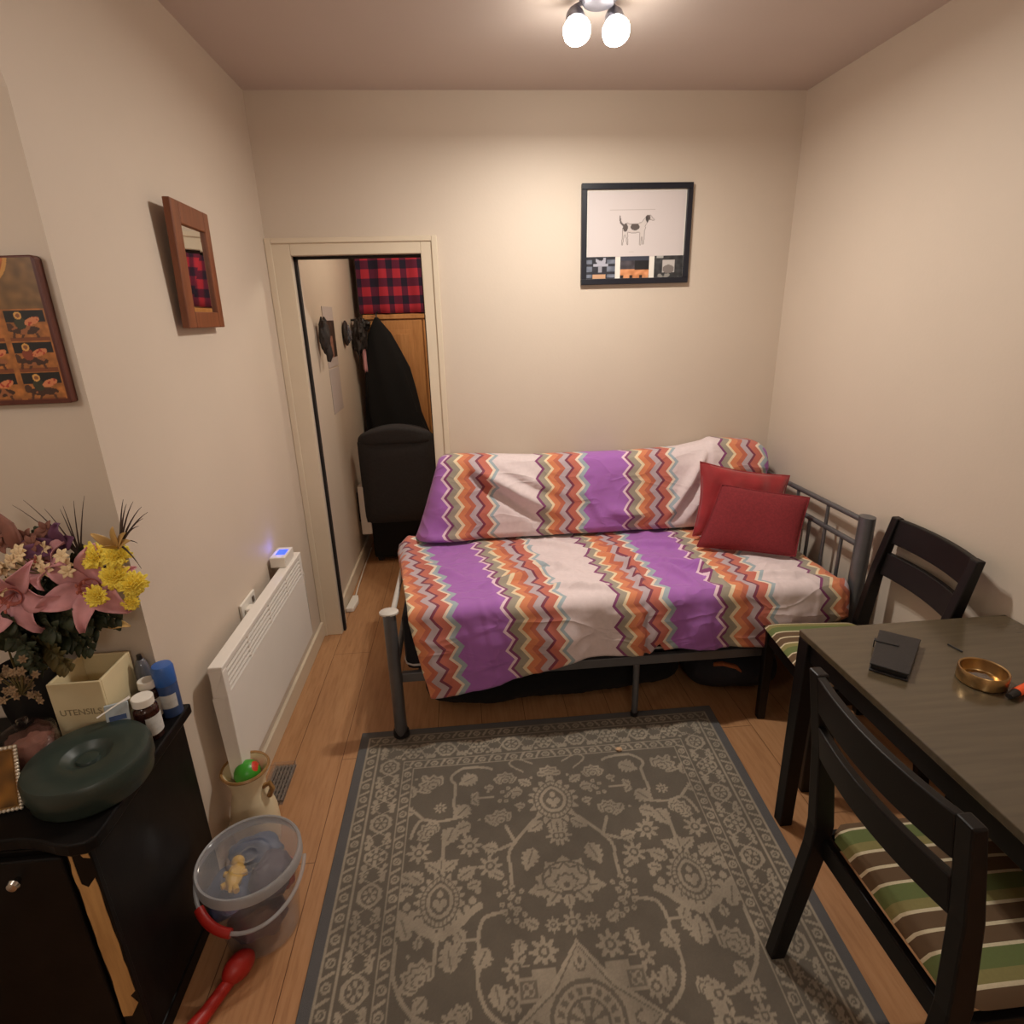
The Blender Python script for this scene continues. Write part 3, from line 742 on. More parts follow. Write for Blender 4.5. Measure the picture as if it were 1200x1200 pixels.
RID = [((.05, 2.25), (.45, 2.38), .022, .016), ((-.05, 2.22), (.30, 2.34), .018, -.012), ((.30, 2.72), (.62, 2.50), .02, .014), ((.62, 2.50), (.78, 2.26), .022, .012), ((.55, 2.66), (.85, 2.40), .025, .009),
       ((.80, 2.60), (1.06, 2.52), .018, .016), ((.84, 2.40), (1.10, 2.22), .02, .014), ((1.0, 2.30), (1.06, 2.09), .016, .014), ((.72, 2.40), (.705, 2.07), .016, .010), ((.85, 2.35), (.95, 2.09), .016, .012),
       ((.35, 2.20), (.62, 2.12), .02, .012), ((.10, 2.60), (.40, 2.62), .02, .012), ((.25, 2.45), (.50, 2.30), .018, .012), ((1.2, 2.2), (1.5, 2.12), .025, .01), ((-.2, 2.5), (.0, 2.3), .03, .008)]
def seat_pt(u, v):
    # v 0 at the back tuck, 1 at the hem of the front drop
    y_back, y_front, rad = 2.90, 2.066, .045
    la = (y_back - y_front - rad); lc = rad * PI / 2
    xr = 1.566
    xl_top = lambda y: -.375 + .115 * max(0, (2.80 - y) / .74)
    x_mid = 0
    # arc lengths
    xx = -.34 + u * (xr + .34); drop = SEAT - rad - interp(xx, ZB)
    tot = la + lc + drop; s = v * tot
    if s < la:
        y = y_back - s; z = SEAT; x = xl_top(y) + u * (xr - xl_top(y)); ny, nz = 0, 1
    elif s < la + lc:
        a = (s - la) / rad; y = y_front + rad - rad * math.sin(a); z = SEAT - rad + rad * math.cos(a); x = xl_top(y) + u * (xr - xl_top(y)); ny, nz = -math.sin(a), math.cos(a)
    else:
        dd = s - la - lc; y = y_front - .012 * min(1, dd / .2); z = SEAT - rad - dd
        xl = -.26 + .065 * dd / .33; x = xl + u * (xr - xl); ny, nz = -1, 0
    # wrinkles
    dsp = 0.0
    wob = noise.noise(V((x * 5, (y - z) * 5, 3))) * .010 + noise.noise(V((x * 13, (y - z) * 9, 7))) * .008
    hang = max(0, s - la - lc)
    dsp += .004 + abs(wob)
    cr = noise.noise(V((x * 7 + y * 4, (y - z) * 3 - x * 5, 21))); dsp += .010 * max(0, 1 - abs(cr) * 9) * (.4 + .6 * abs(noise.noise(V((x * 2.3, y * 2.3, 2)))))
    for p, q, w, h in RID: dsp += max(-.008, 2.6 * ridge(x, y - hang * .8, p, q, w * .85, h))
    if hang > 0:
        dsp += .010 * math.sin(x * 21 + 1.2 * math.sin(x * 7)) * min(1, hang / .12) + .010 * min(1, hang / .1)
        if x < .692: dsp += .010 * min(1, max(0, (x - .5) / .15))
        # folded seam in the middle of the front
        dsp -= .016 * math.exp(-((x - .70) / .012) ** 2) * min(1, hang / .05)
    elif y < 2.3: dsp -= .012 * math.exp(-((x - .70 - (y - 2.07) * -.05) / .018) ** 2) * (2.3 - y) / .24
    y += ny * dsp; z += nz * dsp
    if u < .03 and s < la: z -= .045 * (1 - u / .03) ** 1.5 * max(0, min(1, (-.305 - x) / .05))          # left rim droops over the mattress end
    if u > .985 and s < la: z -= .02 * ((u - .985) / .015)
    return V((x, y, z)), s
def seat_uv(u, v):
    p, s = seat_pt(u, v); fb = max(0, min(1, s / .72))
    Lx = -.236 + .170 * fb; Rx = .825 - .012 * fb
    ext = max(0, s - .72)
    w = (p.x - Lx) / (Rx - Lx) * .92 - ext * .09
    return (w, s + .01 * math.sin(p.x * 9))
b = BM(); cache = {}
add_grid(b, lambda u, v: seat_pt(u, v)[0], 170, 110, seat_uv)
tag(obj('throw_blanket', b, M['chev'], solid=.0035, angle=180), 'purple and orange zigzag throw spread over the bed and hanging down its front', 'throw')
# cushion-filled back, wrapped in the same cloth
PROF = [(2.765, .622), (2.745, .645), (2.752, .72), (2.775, .84), (2.80, .94), (2.83, .995), (2.87, 1.015), (2.92, 1.015), (2.962, .985), (2.972, .85), (2.972, .612)]
PL = [0]
for p, q in zip(PROF, PROF[1:]): PL.append(PL[-1] + math.hypot(p[0] - q[0], p[1] - q[1]))
TOPZ = [(-.3, .02), (-.12, .025), (.05, .02), (.32, .002), (.86, .0), (1.1, .01), (1.235, .035), (1.27, .052), (1.5, .03), (1.6, .0)]
RB = [((.03, .99), (.50, .72), .03, .022), ((.02, .94), (.42, .66), .022, -.014), ((.16, .99), (.56, .80), .02, .010), ((1.22, 1.0), (1.00, .66), .02, .016), ((1.2, .9), (1.04, .64), .02, -.012), ((1.27, .92), (1.10, .64), .018, .014),
      ((.72, .74), (.95, .70), .03, .012), ((.58, .86), (.70, .66), .02, .008), ((-.25, .64), (.05, .63), .03, .014)]
def back_pt(u, v):
    s = v * PL[-1]
    k = 0
    while k < len(PL) - 2 and s > PL[k + 1]: k += 1
    f = (s - PL[k]) / (PL[k + 1] - PL[k]); y = PROF[k][0] + (PROF[k + 1][0] - PROF[k][0]) * f; z = PROF[k][1] + (PROF[k + 1][1] - PROF[k][1]) * f
    h = (z - .612) / .403
    xl = -.285 + .135 * max(0, h) ** .9; xr = 1.585 - .01 * h
    x = xl + u * (xr - xl); z += interp(x, TOPZ) * max(0, h)
    e = min(u, 1 - u) / .045
    if e < 1:
        q = math.sqrt(max(0, 1 - (1 - e) ** 2)); yc = 2.87; y = yc + (y - yc) * (.15 + .85 * q); z -= .05 * h * (1 - q)
    if y < 2.87:
        d = noise.noise(V((x * 5, z * 6, 9))) * .009 + noise.noise(V((x * 11, z * 9, 4))) * .006
        cr = noise.noise(V((x * 4 + z * 7, z * 4 - x * 6, 33))); d += .008 * max(0, 1 - abs(cr) * 8) * (.3 + .7 * abs(noise.noise(V((x * 2.3, z * 2.3, 2)))))
        for p, q_, w, hh in RB: d += 2.3 * ridge(x, z, p, q_, w * .85, hh)
        if x > 1.245 and z > .9: d += .012
        y -= d
    return V((x, y, z))
def back_uv(u, v):
    p = back_pt(u, v); s = v * PL[-1]; lean = (p.z - .6) * -.03
    if p.x > 1.25: lean -= .02
    return (p.x - .612 + lean, s * 1.0)
b = BM(); vs = add_grid(b, back_pt, 150, 60, back_uv)
for col in (vs[0], vs[-1]):
    try: b.faces.new(col)
    except Exception: pass
tag(obj('back_cushion', b, M['chev'], angle=180), 'long back cushion along the wall wrapped in purple and orange zigzag cloth', 'cushion')

# red cushions
def pillow(name, BL, BR, TL, TR, th, mat, label, puckers=0.0, seed=0, pinch=.05):
    BL, BR, TL, TR = map(V, (BL, BR, TL, TR)); n = (BR - BL).cross(TL - BL).normalized()
    def face(s):
        def f(u, v):
            # edges curve inward a little between the corners
            uu = u + pinch * (.5 - u) * 2 * (math.sin(PI * v)) * (abs(2 * u - 1)) * .5
            vv = v + pinch * (.5 - v) * 2 * (math.sin(PI * u)) * (abs(2 * v - 1)) * .5
            p = (BL * (1 - uu) + BR * uu) * (1 - vv) + (TL * (1 - uu) + TR * uu) * vv
            k = (max(0, 1 - abs(2 * u - 1) ** 2.6) * max(0, 1 - abs(2 * v - 1) ** 2.6)) ** .55
            d = th * k
            if puckers: d += puckers * (noise.noise(V((u * 6, v * 2.5, seed))) + .6 * math.sin(u * 17 + seed) * v ** 3) * k
            return p + n * (s * d)
        return f
    b = BM(); add_grid(b, face(1), 30, 30); add_grid(b, face(-1), 30, 30); bmesh.ops.remove_doubles(b, verts=b.verts, dist=.0008)
    tt = thing(name, label, 'cushion', tuple((BL + BR) / 2))
    obj('pillow_body', b, mat, tt, angle=80)
    b = BM(); pts = []
    m = 12
    fr = face(0)
    for k in range(m): pts.append(fr(k / m, 0))
    for k in range(m): pts.append(fr(1, k / m))
    for k in range(m): pts.append(fr(1 - k / m, 1))
    for k in range(m + 1): pts.append(fr(0, 1 - k / m))
    add_tube(b, pts, .0035, 6, False); obj('seam_edge', b, mat, tt)
    return tt
pillow('cushion', (1.105, 2.615, .632), (1.535, 2.560, .622), (1.135, 2.665, .998), (1.578, 2.625, .915), .05, M['satin'], 'bright red satin cushion standing behind the dark red one', .022, 3, .09)
pillow('cushion', (1.075, 2.485, .628), (1.462, 2.305, .628), (1.195, 2.535, .915), (1.575, 2.435, .860), .05, M['red'], 'dark red woven cushion leaning in front of the brighter satin one', .002, 8, .03)

# under the bed
t = thing('fluffy_bag', 'long black fluffy bundle lying on the floor under the bed', 'bag', (.37, 2.42, 0))
b = BM()
def fb(u, v):
    a = 2 * PI * v; x = -.235 + u * 1.19; e = (max(0, 1 - abs(2 * u - 1) ** 6)) ** .5
    ry, rz = .175 * (.4 + .6 * e), .122 * (.35 + .65 * e)
    nz = 1 + .10 * noise.noise(V((x * 6, math.cos(a) * 1.5, math.sin(a) * 1.5))) + .03 * noise.noise(V((x * 40, math.cos(a) * 12, math.sin(a) * 12)))
    return V((x, 2.36 - (u - .5) * -.06 + math.cos(a) * ry * nz, max(.004, .125 + math.sin(a) * rz * nz)))
vs = add_grid(b, fb, 90, 40)
bmesh.ops.remove_doubles(b, verts=b.verts, dist=.0005); bmesh.ops.holes_fill(b, edges=b.edges, sides=0); obj('bundle', b, M['fluff'], t)
t = thing('navy_bag', 'dark navy holdall under the right end of the bed', 'bag', (1.16, 2.36, 0))
b = BM()
def fb2(u, v):
    a = 2 * PI * v; x = .985 + u * .40; e = (max(0, 1 - abs(2 * u - 1) ** 5)) ** .5
    nz = 1 + .12 * noise.noise(V((x * 7, math.cos(a) * 1.5, math.sin(a) * 1.5 + 4)))
    return V((x, 2.34 - u * .04 + math.cos(a) * .17 * (.4 + .6 * e) * nz, max(.004, .12 + math.sin(a) * .118 * (.3 + .7 * e) * nz)))
add_grid(b, fb2, 40, 32); bmesh.ops.remove_doubles(b, verts=b.verts, dist=.0005); bmesh.ops.holes_fill(b, edges=b.edges, sides=0); obj('bag_body', b, M['navy'], t)
b = BM(); add_tube(b, [(1.07, 2.185, .175), (1.10, 2.165, .188), (1.16, 2.16, .170), (1.21, 2.165, .125)], .016, 8, True, (1, .5)); obj('handle', b, M['tan'], t, label='orange tan handle')

# ------------------------------------------------------------------ rug
CXR, CYR, HW, HL = .262, .95, .768, 1.162
nqx, nqy = 193, 264
qx, qy = np.meshgrid(np.linspace(0, HW, nqx), np.linspace(0, HL, nqy))
pat = np.zeros_like(qx)                       # 0 ground, 1 motif
def P_(m, val=1.0): pat[m] = val
def disc(x, y, r): return np.hypot(qx - x, qy - y) < r
def ringm(x, y, r, w): return np.abs(np.hypot(qx - x, qy - y) - r) < w
def flower(x, y, r, n=8, ph=0.0, hole=True):
    d = np.hypot(qx - x, qy - y); a = np.arctan2(qy - y, qx - x) + ph
    P_(d < r * (.80 + .26 * np.cos(n * a)))
    if hole: P_(np.abs(d - r * .30) < r * .09, .1)
def leafm(x, y, ang, L, w, lob=5):
    c, s = math.cos(ang), math.sin(ang); u = (qx - x) * c + (qy - y) * s; v = -(qx - x) * s + (qy - y) * c
    tt = np.clip(u / L, 0, 1); prof = 1.25 * w * np.sin(PI * tt ** .75) * (.62 + .38 * np.abs(np.sin(lob * PI * tt)))
    P_((u > 0) & (u < L) & (np.abs(v) < prof)); P_((u > L * .1) & (u < L * .7) & (np.abs(v) < .0025), .25)
def poly_d(pts):
    d = np.full_like(qx, 9.0)
    for (ax, ay), (bx, by) in zip(pts, pts[1:]):
        L = (bx - ax) ** 2 + (by - ay) ** 2 + 1e-12; tt = np.clip(((qx - ax) * (bx - ax) + (qy - ay) * (by - ay)) / L, 0, 1)
        d = np.minimum(d, np.hypot(qx - ax - tt * (bx - ax), qy - ay - tt * (by - ay)))
    return d
def smooth(pts, n=8):
    out = []
    for i in range(len(pts) - 1):
        p0, p1, p2, p3 = (np.array(pts[max(i - 1, 0)]), np.array(pts[i]), np.array(pts[i + 1]), np.array(pts[min(i + 2, len(pts) - 1)]))
        for k in range(n):
            t_ = k / n; out.append(tuple(.5 * ((2 * p1) + (-p0 + p2) * t_ + (2 * p0 - 5 * p1 + 4 * p2 - p3) * t_ ** 2 + (-p0 + 3 * p1 - 3 * p2 + p3) * t_ ** 3)))
    out.append(tuple(pts[-1])); return out
def vine(pts, w=.0058): P_(poly_d(smooth(pts)) < w)
def palmette(x, y, rx, ry, ang=0.0, lobes=11):
    c, s = math.cos(ang), math.sin(ang); u = (qx - x) * c + (qy - y) * s; v = -(qx - x) * s + (qy - y) * c
    d = np.hypot(u / rx, v / ry); a = np.arctan2(v / ry, u / rx)
    P_(d < .94 + .16 * np.cos(lobes * a)); P_(np.abs(d - .66) < .035, .1)
    P_((d < .5) & (np.cos(6 * a) < -.35) & (d > .18), .2); P_(np.abs(d - .15) < .05, .1)
# vines first
vine([(.363, .823), (.381, .862), (.345, .90), (.309, .907), (.25, .90), (.222, .887)]); vine([(.363, .823), (.366, .76), (.366, .718), (.346, .67)]); vine([(.346, .67), (.42, .66), (.477, .673), (.50, .65), (.515, .60)]); vine([(.477, .673), (.51, .71)])
vine([(.04, .66), (.095, .614), (.154, .545), (.178, .50), (.174, .43), (.18, .38)]); vine([(.154, .545), (.182, .616)]); vine([(.154, .545), (.21, .523)])
vine([(.20, .31), (.266, .295), (.286, .237), (.279, .175), (.29, .124), (.264, .051), (.20, 0)]); vine([(.286, .237), (.34, .235)]); vine([(.406, .263), (.409, .238), (.413, .183)]); vine([(.53, .25), (.528, .213), (.522, .148), (.473, .068), (.40, .03)])
vine([(.307, .549), (.33, .60)]); vine([(.40, .50), (.40, .58), (.40, .62)]); vine([(.30, .747), (.22, .75)], .0035); vine([(.10, .86), (.15, .905), (.12, .93), (.06, .90)], .0035)
def tear(x, y, rx, ry, ang=0.0, feather=15):
    """pointed palmette: feathered outside, dark ring, pale ring, dark heart with a small clover."""
    c, s2 = math.cos(ang), math.sin(ang); u = ((qx - x) * c + (qy - y) * s2) / rx; v = (-(qx - x) * s2 + (qy - y) * c) / ry
    v2 = v + .28 * np.abs(u) * np.maximum(v, 0) * 1.6; d = np.hypot(u, v2); a = np.arctan2(v2, u)
    P_(d < 1.0 + .13 * np.cos(feather * a)); P_((d > .80) & (d < .86), .1); P_((d > .58) & (d < .66), .1); P_(d < .44, .08)
    P_((d > .66) & (d < .80) & (np.cos(26 * a) < -.55), .3)
    for (ox, oy) in ((0, .20), (-.17, -.08), (.17, -.08), (0, -.24)): P_(np.hypot(u - ox, v2 - oy) < .135)
    P_(np.hypot(u, v2) < .05, .1)
def lotus(x, y, R0, ang=PI / 2, n_=5):
    for lay, (rr_, w_, val) in enumerate(((1.0, .40, 1), (.78, .30, .12), (.68, .26, 1), (.42, .22, .12), (.34, .16, 1))):
        for k in range(n_):
            aa = ang + (k - (n_ - 1) / 2) * .62; c, s2 = math.cos(aa), math.sin(aa); u = (qx - x) * c + (qy - y) * s2; v = -(qx - x) * s2 + (qy - y) * c
            tt = np.clip(u / (R0 * rr_), 0, 1); P_((u > 0) & (u < R0 * rr_) & (np.abs(v) < R0 * w_ * np.sin(PI * tt ** .8) + .0005), val)
    P_(disc(x, y, R0 * .2)); P_(disc(x, y, R0 * .09), .1)
tear(0, .715, .085, .105, 0, 17); lotus(0, .83, .055, PI / 2, 3); leafm(.05, .62, -.6, .07, .02); leafm(.075, .79, .6, .06, .018); leafm(.02, .615, -PI / 2, .04, .014)
lotus(0, .375, .105, PI / 2, 5); leafm(.03, .375, -.15, .10, .024); leafm(.02, .36, -.75, .075, .018); leafm(.0, .345, -PI / 2, .05, .018); P_(np.abs(np.hypot(qx / .075, (qy - .40) / .055) - 1) < .06, .1)
tear(.404, .365, .072, .10, 0, 19)
for sg in (-1, 1):
    vine([(.404, .255), (.404 + sg * .05, .275), (.404 + sg * .10, .32), (.404 + sg * .125, .335)], .011)
    for q_ in range(6): P_(disc(.404 + sg * (.03 + .018 * q_), .275 + .012 * q_ + .002 * q_ * q_, .012))
    leafm(.404 + sg * .055, .43, PI / 2 - sg * 1.0, .075, .022); leafm(.404 + sg * .01, .465, PI / 2 - sg * .9, .06, .018); leafm(.404 + sg * .085, .40, PI / 2 - sg * 1.3, .05, .016)
leafm(.404, .465, PI / 2, .055, .016); P_(disc(.404 - .012, .25, .009)); P_(disc(.404 + .012, .25, .009))
lotus(.448, .825, .062, .9, 5); lotus(.196, .64, .052, 1.2, 5); lotus(.446, .612, .052, .8, 5); lotus(.449, .14, .062, 1.0, 5); lotus(.172, .82, .05, 1.6, 5); lotus(.33, .03, .05, .6, 5)
for (x, y, r) in ((.31, .548, .04), (.482, .54, .04), (.243, .465, .04), (.008, .555, .036), (.097, .183, .042), (.181, .147, .04), (.198, .065, .038), (.417, .719, .024), (.0, .255, .036), (.36, .03, .035), (.06, .255, .024), (.46, .03, .03)): flower(x, y, r)
for (x, y, an, L, w) in ((.281, .86, -.5, .08, .03), (.313, .72, -.8, .08, .03), (.366, .629, -1.2, .08, .028), (.305, .637, -.4, .07, .025), (.094, .517, -1.2, .09, .026), (.212, .523, .3, .06, .022), (.494, .253, 1.2, .10, .026), (.363, .154, 1.4, .09, .028), (.261, .209, -1.1, .07, .026),
                         (.242, .113, -1.8, .07, .022), (.106, .251, .6, .05, .018), (.163, .224, -1.4, .05, .02), (.33, .235, 1.0, .05, .02), (.33, .235, -1.0, .05, .02), (.51, .71, .2, .05, .018), (.11, .76, .2, .05, .02), (.52, .78, 1.3, .07, .02), (.30, .747, 2.2, .04, .014), (.30, .747, -2.2, .04, .014), (.50, .44, .6, .05, .02), (.20, .42, .5, .05, .016), (.43, .10, -.8, .05, .02)): leafm(x, y, an, L, w)
for (x, y, n_) in ((.172, .747, 7), (.184, .35, 12), (.169, .30, 8)):
    for k in range(n_):
        a = k * 2.4; r_ = .007 * math.sqrt(k) * 1.9; P_(disc(x + r_ * math.cos(a), y + r_ * math.sin(a) * 1.2, .0085)); P_(disc(x + r_ * math.cos(a), y + r_ * math.sin(a) * 1.2, .003), .3)
# star medallion at the middle of the rug
an = np.arctan2(qy, qx); rad = np.hypot(qx, qy)
def starr(R1, R2, n_, ph=0.0):
    # radius of a straight-edged star with n_ points, tips at R1, notches at R2
    st = PI / n_; aa = np.mod(an + ph, 2 * st); aa = np.minimum(aa, 2 * st - aa)
    return R1 * R2 * math.sin(st) / (R1 * np.sin(aa) + R2 * np.sin(st - aa))
st = starr(.205, .125, 4)
sq = (np.abs(qx - .105) < .034) & (np.abs(qy - .105) < .034) | (np.abs(qx - .15) < .03) & (np.abs(qy - .09) < .03)
P_((rad < st + .02) | (np.abs(qx - .12) < .055) & (np.abs(qy - .10) < .05), 0)
P_(sq, .85); P_((np.abs(qx - .15) < .023) & (np.abs(qy - .09) < .023), .2); P_((np.abs(qx - .15) < .017) & (np.abs(qy - .09) < .017) & (np.cos(qx * 260) * np.cos(qy * 260) > -.1), .9)
P_(rad < st + .004); P_(rad < st - .010, .15); P_(rad < st - .015, .85)
P_((rad < st - .03) & (rad > .105) & (np.hypot(qx * 1.6, qy - .15) < .03) , .12); P_((np.hypot(qx * 1.6, qy - .15) < .022), .95); P_((np.hypot(qx * 1.6, qy - .15) < .010), .1)
P_((rad < st - .03) & (np.hypot(qx - .15, qy * 1.6) < .03), .12); P_(np.hypot(qx - .15, qy * 1.6) < .022, .95)
P_(np.abs(rad - .098) < .006, .1); P_((rad < .092) & (np.abs(rad - .075) < .009) & (np.cos(18 * an) > -.2), .15); P_(np.abs(rad - .055) < .004, .1); P_((rad < .05) & (np.cos(8 * an) < -.3), .12); P_(rad < .014, .1)
for k in range(14):
    x_, y_ = .25 + .05 * math.sin(k * 2.3), .02 + .024 * k; 
# small filler leaves scattered through the open ground
fr = random.Random(12)
for k in range(70):
    x_, y_ = fr.uniform(.03, .52), fr.uniform(.22, .90)
    m_ = np.hypot(qx - x_, qy - y_) < .034
    if pat[m_].mean() < .06: leafm(x_ - .012, y_, fr.uniform(0, 6.28), .042, .013, 3); P_(disc(x_ + .012, y_ - .016, .006))
# borders: d is the distance in from the rug's edge, s runs along it
dx_, dy_ = HW - qx, HL - qy
d = np.minimum(dx_, dy_); s_ = np.where(dx_ < dy_, qy, qx)
pat[d < .237] = 0
def band(d0, d1, m, val=1.0): pat[(d > d0) & (d < d1) & m] = val
one = np.ones_like(d, bool)
for (a, c) in ((.036, .041), (.082, .088), (.193, .198), (.232, .238)): band(a, c, one)
for (mid, off) in ((.061, 0), (.215, .02)):
    w = np.mod(s_ + off, .064) - .032
    r_ = np.hypot(w + .010, d - mid); band(mid - .02, mid + .02, (r_ < .0145) & (r_ > .0075)); band(mid - .02, mid + .02, r_ < .0035)
    band(mid - .017, mid + .017, np.abs((w - .021) - (d - mid) * .55) < .0055)
w = np.mod(s_, .27) - .135; e = d - .141
r_ = np.hypot(w / 1.05, e / .9)
band(.09, .192, np.abs(r_ - .034) < .0048); band(.09, .192, (r_ < .024) & (np.cos(6 * np.arctan2(e, w)) > -.4)); band(.09, .192, r_ < .007, .1)
w2 = np.abs(w) - .135
r2 = np.hypot(w2, e); a2 = np.arctan2(e, w2); band(.09, .192, r2 < .034 * (.7 + .3 * np.cos(6 * a2))); band(.09, .192, np.abs(r2 - .011) < .003, .1)
band(.09, .192, np.abs(e - .036 * np.sin((np.abs(w) - .04) / .06 * PI)) < .0048 + 0 * e); band(.09, .192, np.abs(e + .036 * np.sin((np.abs(w) - .04) / .06 * PI)) < .0035)
band(.09, .192, (np.hypot(np.abs(w) - .052, e - .032) < .011) | (np.hypot(np.abs(w) - .098, e + .032) < .011)); band(.09, .192, (np.hypot(np.abs(w) - .052, e + .036) < .008) | (np.hypot(np.abs(w) - .10, e - .036) < .008))
w3 = np.abs(w) - .075; band(.09, .192, (np.hypot(w3 * 1.0, np.abs(e) - .030) < .016) & (np.cos(5 * np.arctan2(np.abs(e) - .03, w3)) > -.5))
# assemble the four quadrants
full = np.block([[pat[::-1, ::-1], pat[::-1, 1:]], [pat[1:, ::-1], pat[1:, 1:]]])
ny, nx = full.shape
rng = np.random.default_rng(3)
def vnoise(shape, cell):
    a, c = shape; g = rng.random((a // cell + 3, c // cell + 3)); yi = np.arange(a) / cell; xi = np.arange(c) / cell
    y0 = yi.astype(int); x0 = xi.astype(int); fy = (yi - y0)[:, None]; fx = (xi - x0)[None, :]
    fy = fy * fy * (3 - 2 * fy); fx = fx * fx * (3 - 2 * fx)
    return (g[np.ix_(y0, x0)] * (1 - fx) + g[np.ix_(y0, x0 + 1)] * fx) * (1 - fy) + (g[np.ix_(y0 + 1, x0)] * (1 - fx) + g[np.ix_(y0 + 1, x0 + 1)] * fx) * fy
wear = vnoise(full.shape, 30) * .5 + vnoise(full.shape, 9) * .3 + rng.random(full.shape) * .2
f = np.clip(full * (.78 + .34 * wear), 0, 1)[..., None]
ground = np.array([95, 87, 76.]) * (.9 + .2 * wear[..., None]); motif = np.array([150, 139, 122.]) * (.86 + .26 * wear[..., None])
edge = np.array([84, 82, 82.])
YY, XX = np.mgrid[0:ny, 0:nx]; de = np.minimum(np.minimum(XX, nx - 1 - XX) * (2 * HW / (nx - 1)), np.minimum(YY, ny - 1 - YY) * (2 * HL / (ny - 1)))
img = ground * (1 - f) + motif * f; img[de < .034] = edge * (.92 + .16 * wear[de < .034][:, None])
t = thing('area_rug', 'grey brown oriental rug with pale floral pattern on the wooden floor', 'rug', (CXR, CYR, 0))
pile = colour_grid('pile', (CXR - HW, CYR - HL, .0105), (1, 0, 0), (0, 1, 0), 2 * HW, 2 * HL, img, M['rug'], t)
b = BM(); box_mm(b, CXR - HW - .002, CXR + HW + .002, CYR - HL - .002, CYR + HL + .002, .0006, .010); bk = obj('backing', b, M['rugedge'], t, False, .003)
for o_ in (pile, bk):
    for v_ in o_.data.vertices: v_.co.x -= .05 * (HL - v_.co.y) * (v_.co.x + HW) / (2 * HW)      # the rug lies slightly out of square
b = BM(); lumpy(b, (.554, 1.88, .0175), 1, (.013, .010, .007), .4, 3, 12); tag(obj('crumb', b, M['crumb']), 'small beige crumb lying on the rug near the bed leg', 'crumb')

# ------------------------------------------------------------------ dining table
t = thing('dining_table', 'black brown wooden dining table against the right wall', 'table', (1.35, .92, 0))
TX0, TX1, TY0, TY1, TZ = 1.005, 1.692, .33, 1.512, .745
b = BM(); box_mm(b, TX0, TX1, TY0, TY1, TZ - .022, TZ); obj('tabletop', b, M['tabletop'], t, False, .003)
for (x0, x1, y0, y1) in ((TX0 + .012, TX0 + .03, TY0 + .05, TY1 - .05), (TX1 - .03, TX1 - .012, TY0 + .05, TY1 - .05), (TX0 + .05, TX1 - .05, TY1 - .03, TY1 - .012), (TX0 + .05, TX1 - .05, TY0 + .012, TY0 + .03)):
    b = BM(); box_mm(b, x0, x1, y0, y1, TZ - .085, TZ - .022); obj('apron', b, M['blackwood'], t, False, .002)
for x in (TX0 + .026, TX1 - .026):
    for y in (TY0 + .026, TY1 - .026):
        b = BM(); add_box(b, (x, y, (TZ - .022) / 2), (.05, .05, TZ - .022), taper=.86); obj('leg', b, M['blackwood'], t, False, .003)

# ------------------------------------------------------------------ chairs (local: faces +x, seat centre at 0,0)
def make_chair(label, loc, rz):
    t = thing('dining_chair', label, 'chair', loc, rz, None)
    W = .45; hw = W / 2 - .019
    def beam(bm, pts, wy, y):
        # bent square-section rail in the xz plane
        L = []
        for (x0, x1, z) in pts: L.append([bm.verts.new((x0, y - wy / 2, z)), bm.verts.new((x1, y - wy / 2, z)), bm.verts.new((x1, y + wy / 2, z)), bm.verts.new((x0, y + wy / 2, z))])
        for a, c in zip(L, L[1:]):
            for k in range(4): bm.faces.new((a[k], a[(k + 1) % 4], c[(k + 1) % 4], c[k]))
        bm.faces.new(L[0][::-1]); bm.faces.new(L[-1])
    for s in (-1, 1):
        b = BM(); beam(b, [(-.262, -.222, .0125), (-.205, -.155, .40), (-.203, -.152, .47), (-.226, -.186, .70), (-.262, -.234, .915)], .036, s * hw); obj('leg', b, M['blackwood'], t, False, .004, True)
        b = BM(); add_box(b, (.185, s * hw, .215), (.04, .038, .43), taper=.85); obj('leg', b, M['blackwood'], t, False, .004, True)
        b = BM(); add_box(b, (-.01, s * hw, .402), (.36, .02, .056)); obj('side_rail', b, M['blackwood'], t, False, .003, True)
    for x in (-.165, .188):
        b = BM(); add_box(b, (x, 0, .402), (.02, W - .07, .056)); obj('cross_rail', b, M['blackwood'], t, False, .003, True)
    def slat(z0, z1, xa, xb, bow):
        b = BM()
        def f(u, v):
            y = (u - .5) * (W - .04); bx = -bow * (1 - (2 * u - 1) ** 2)
            loop = [(0, 0), (1, 0), (1, 1), (0, 1), (0, 0)]
            return None
        N = 16; L = []
        for i in range(N + 1):
            u = i / N; y = (u - .5) * (W - .07); bx = -bow * (1 - (2 * u - 1) ** 2)
            L.append([b.verts.new((xa + bx, y, z0)), b.verts.new((xa + .02 + bx, y, z0)), b.verts.new((xb + .02 + bx, y, z1)), b.verts.new((xb + bx, y, z1))])
        for a, c in zip(L, L[1:]):
            for k in range(4): b.faces.new((a[k], a[(k + 1) % 4], c[(k + 1) % 4], c[k]))
        b.faces.new(L[0][::-1]); b.faces.new(L[-1]); return b
    obj('top_slat', slat(.815, .912, -.246, -.262, .022), M['blackwood'], t, True, .003, True)
    obj('back_slat', slat(.685, .775, -.224, -.240, .022), M['blackwood'], t, True, .003, True)
    b = BM()
    def fs(s):
        def f(u, v):
            x = -.165 + u * .385; y = (v - .5) * (W - .03)
            if u < .12: y *= 1 - .16 * (1 - u / .12)
            k = (max(0, 1 - abs(2 * u - 1) ** 8) * max(0, 1 - abs(2 * v - 1) ** 8)) ** .5
            return V((x, y, .450 + (s * .026 * k if s > 0 else -.018 * k)))
        return f
    add_grid(b, fs(1), 26, 26); add_grid(b, fs(-1), 26, 26); bmesh.ops.remove_doubles(b, verts=b.verts, dist=.0008); obj('seat_cushion', b, M['stripe'], t, True, 0, True, angle=80, label='green brown and cream striped seat pad')
    return t
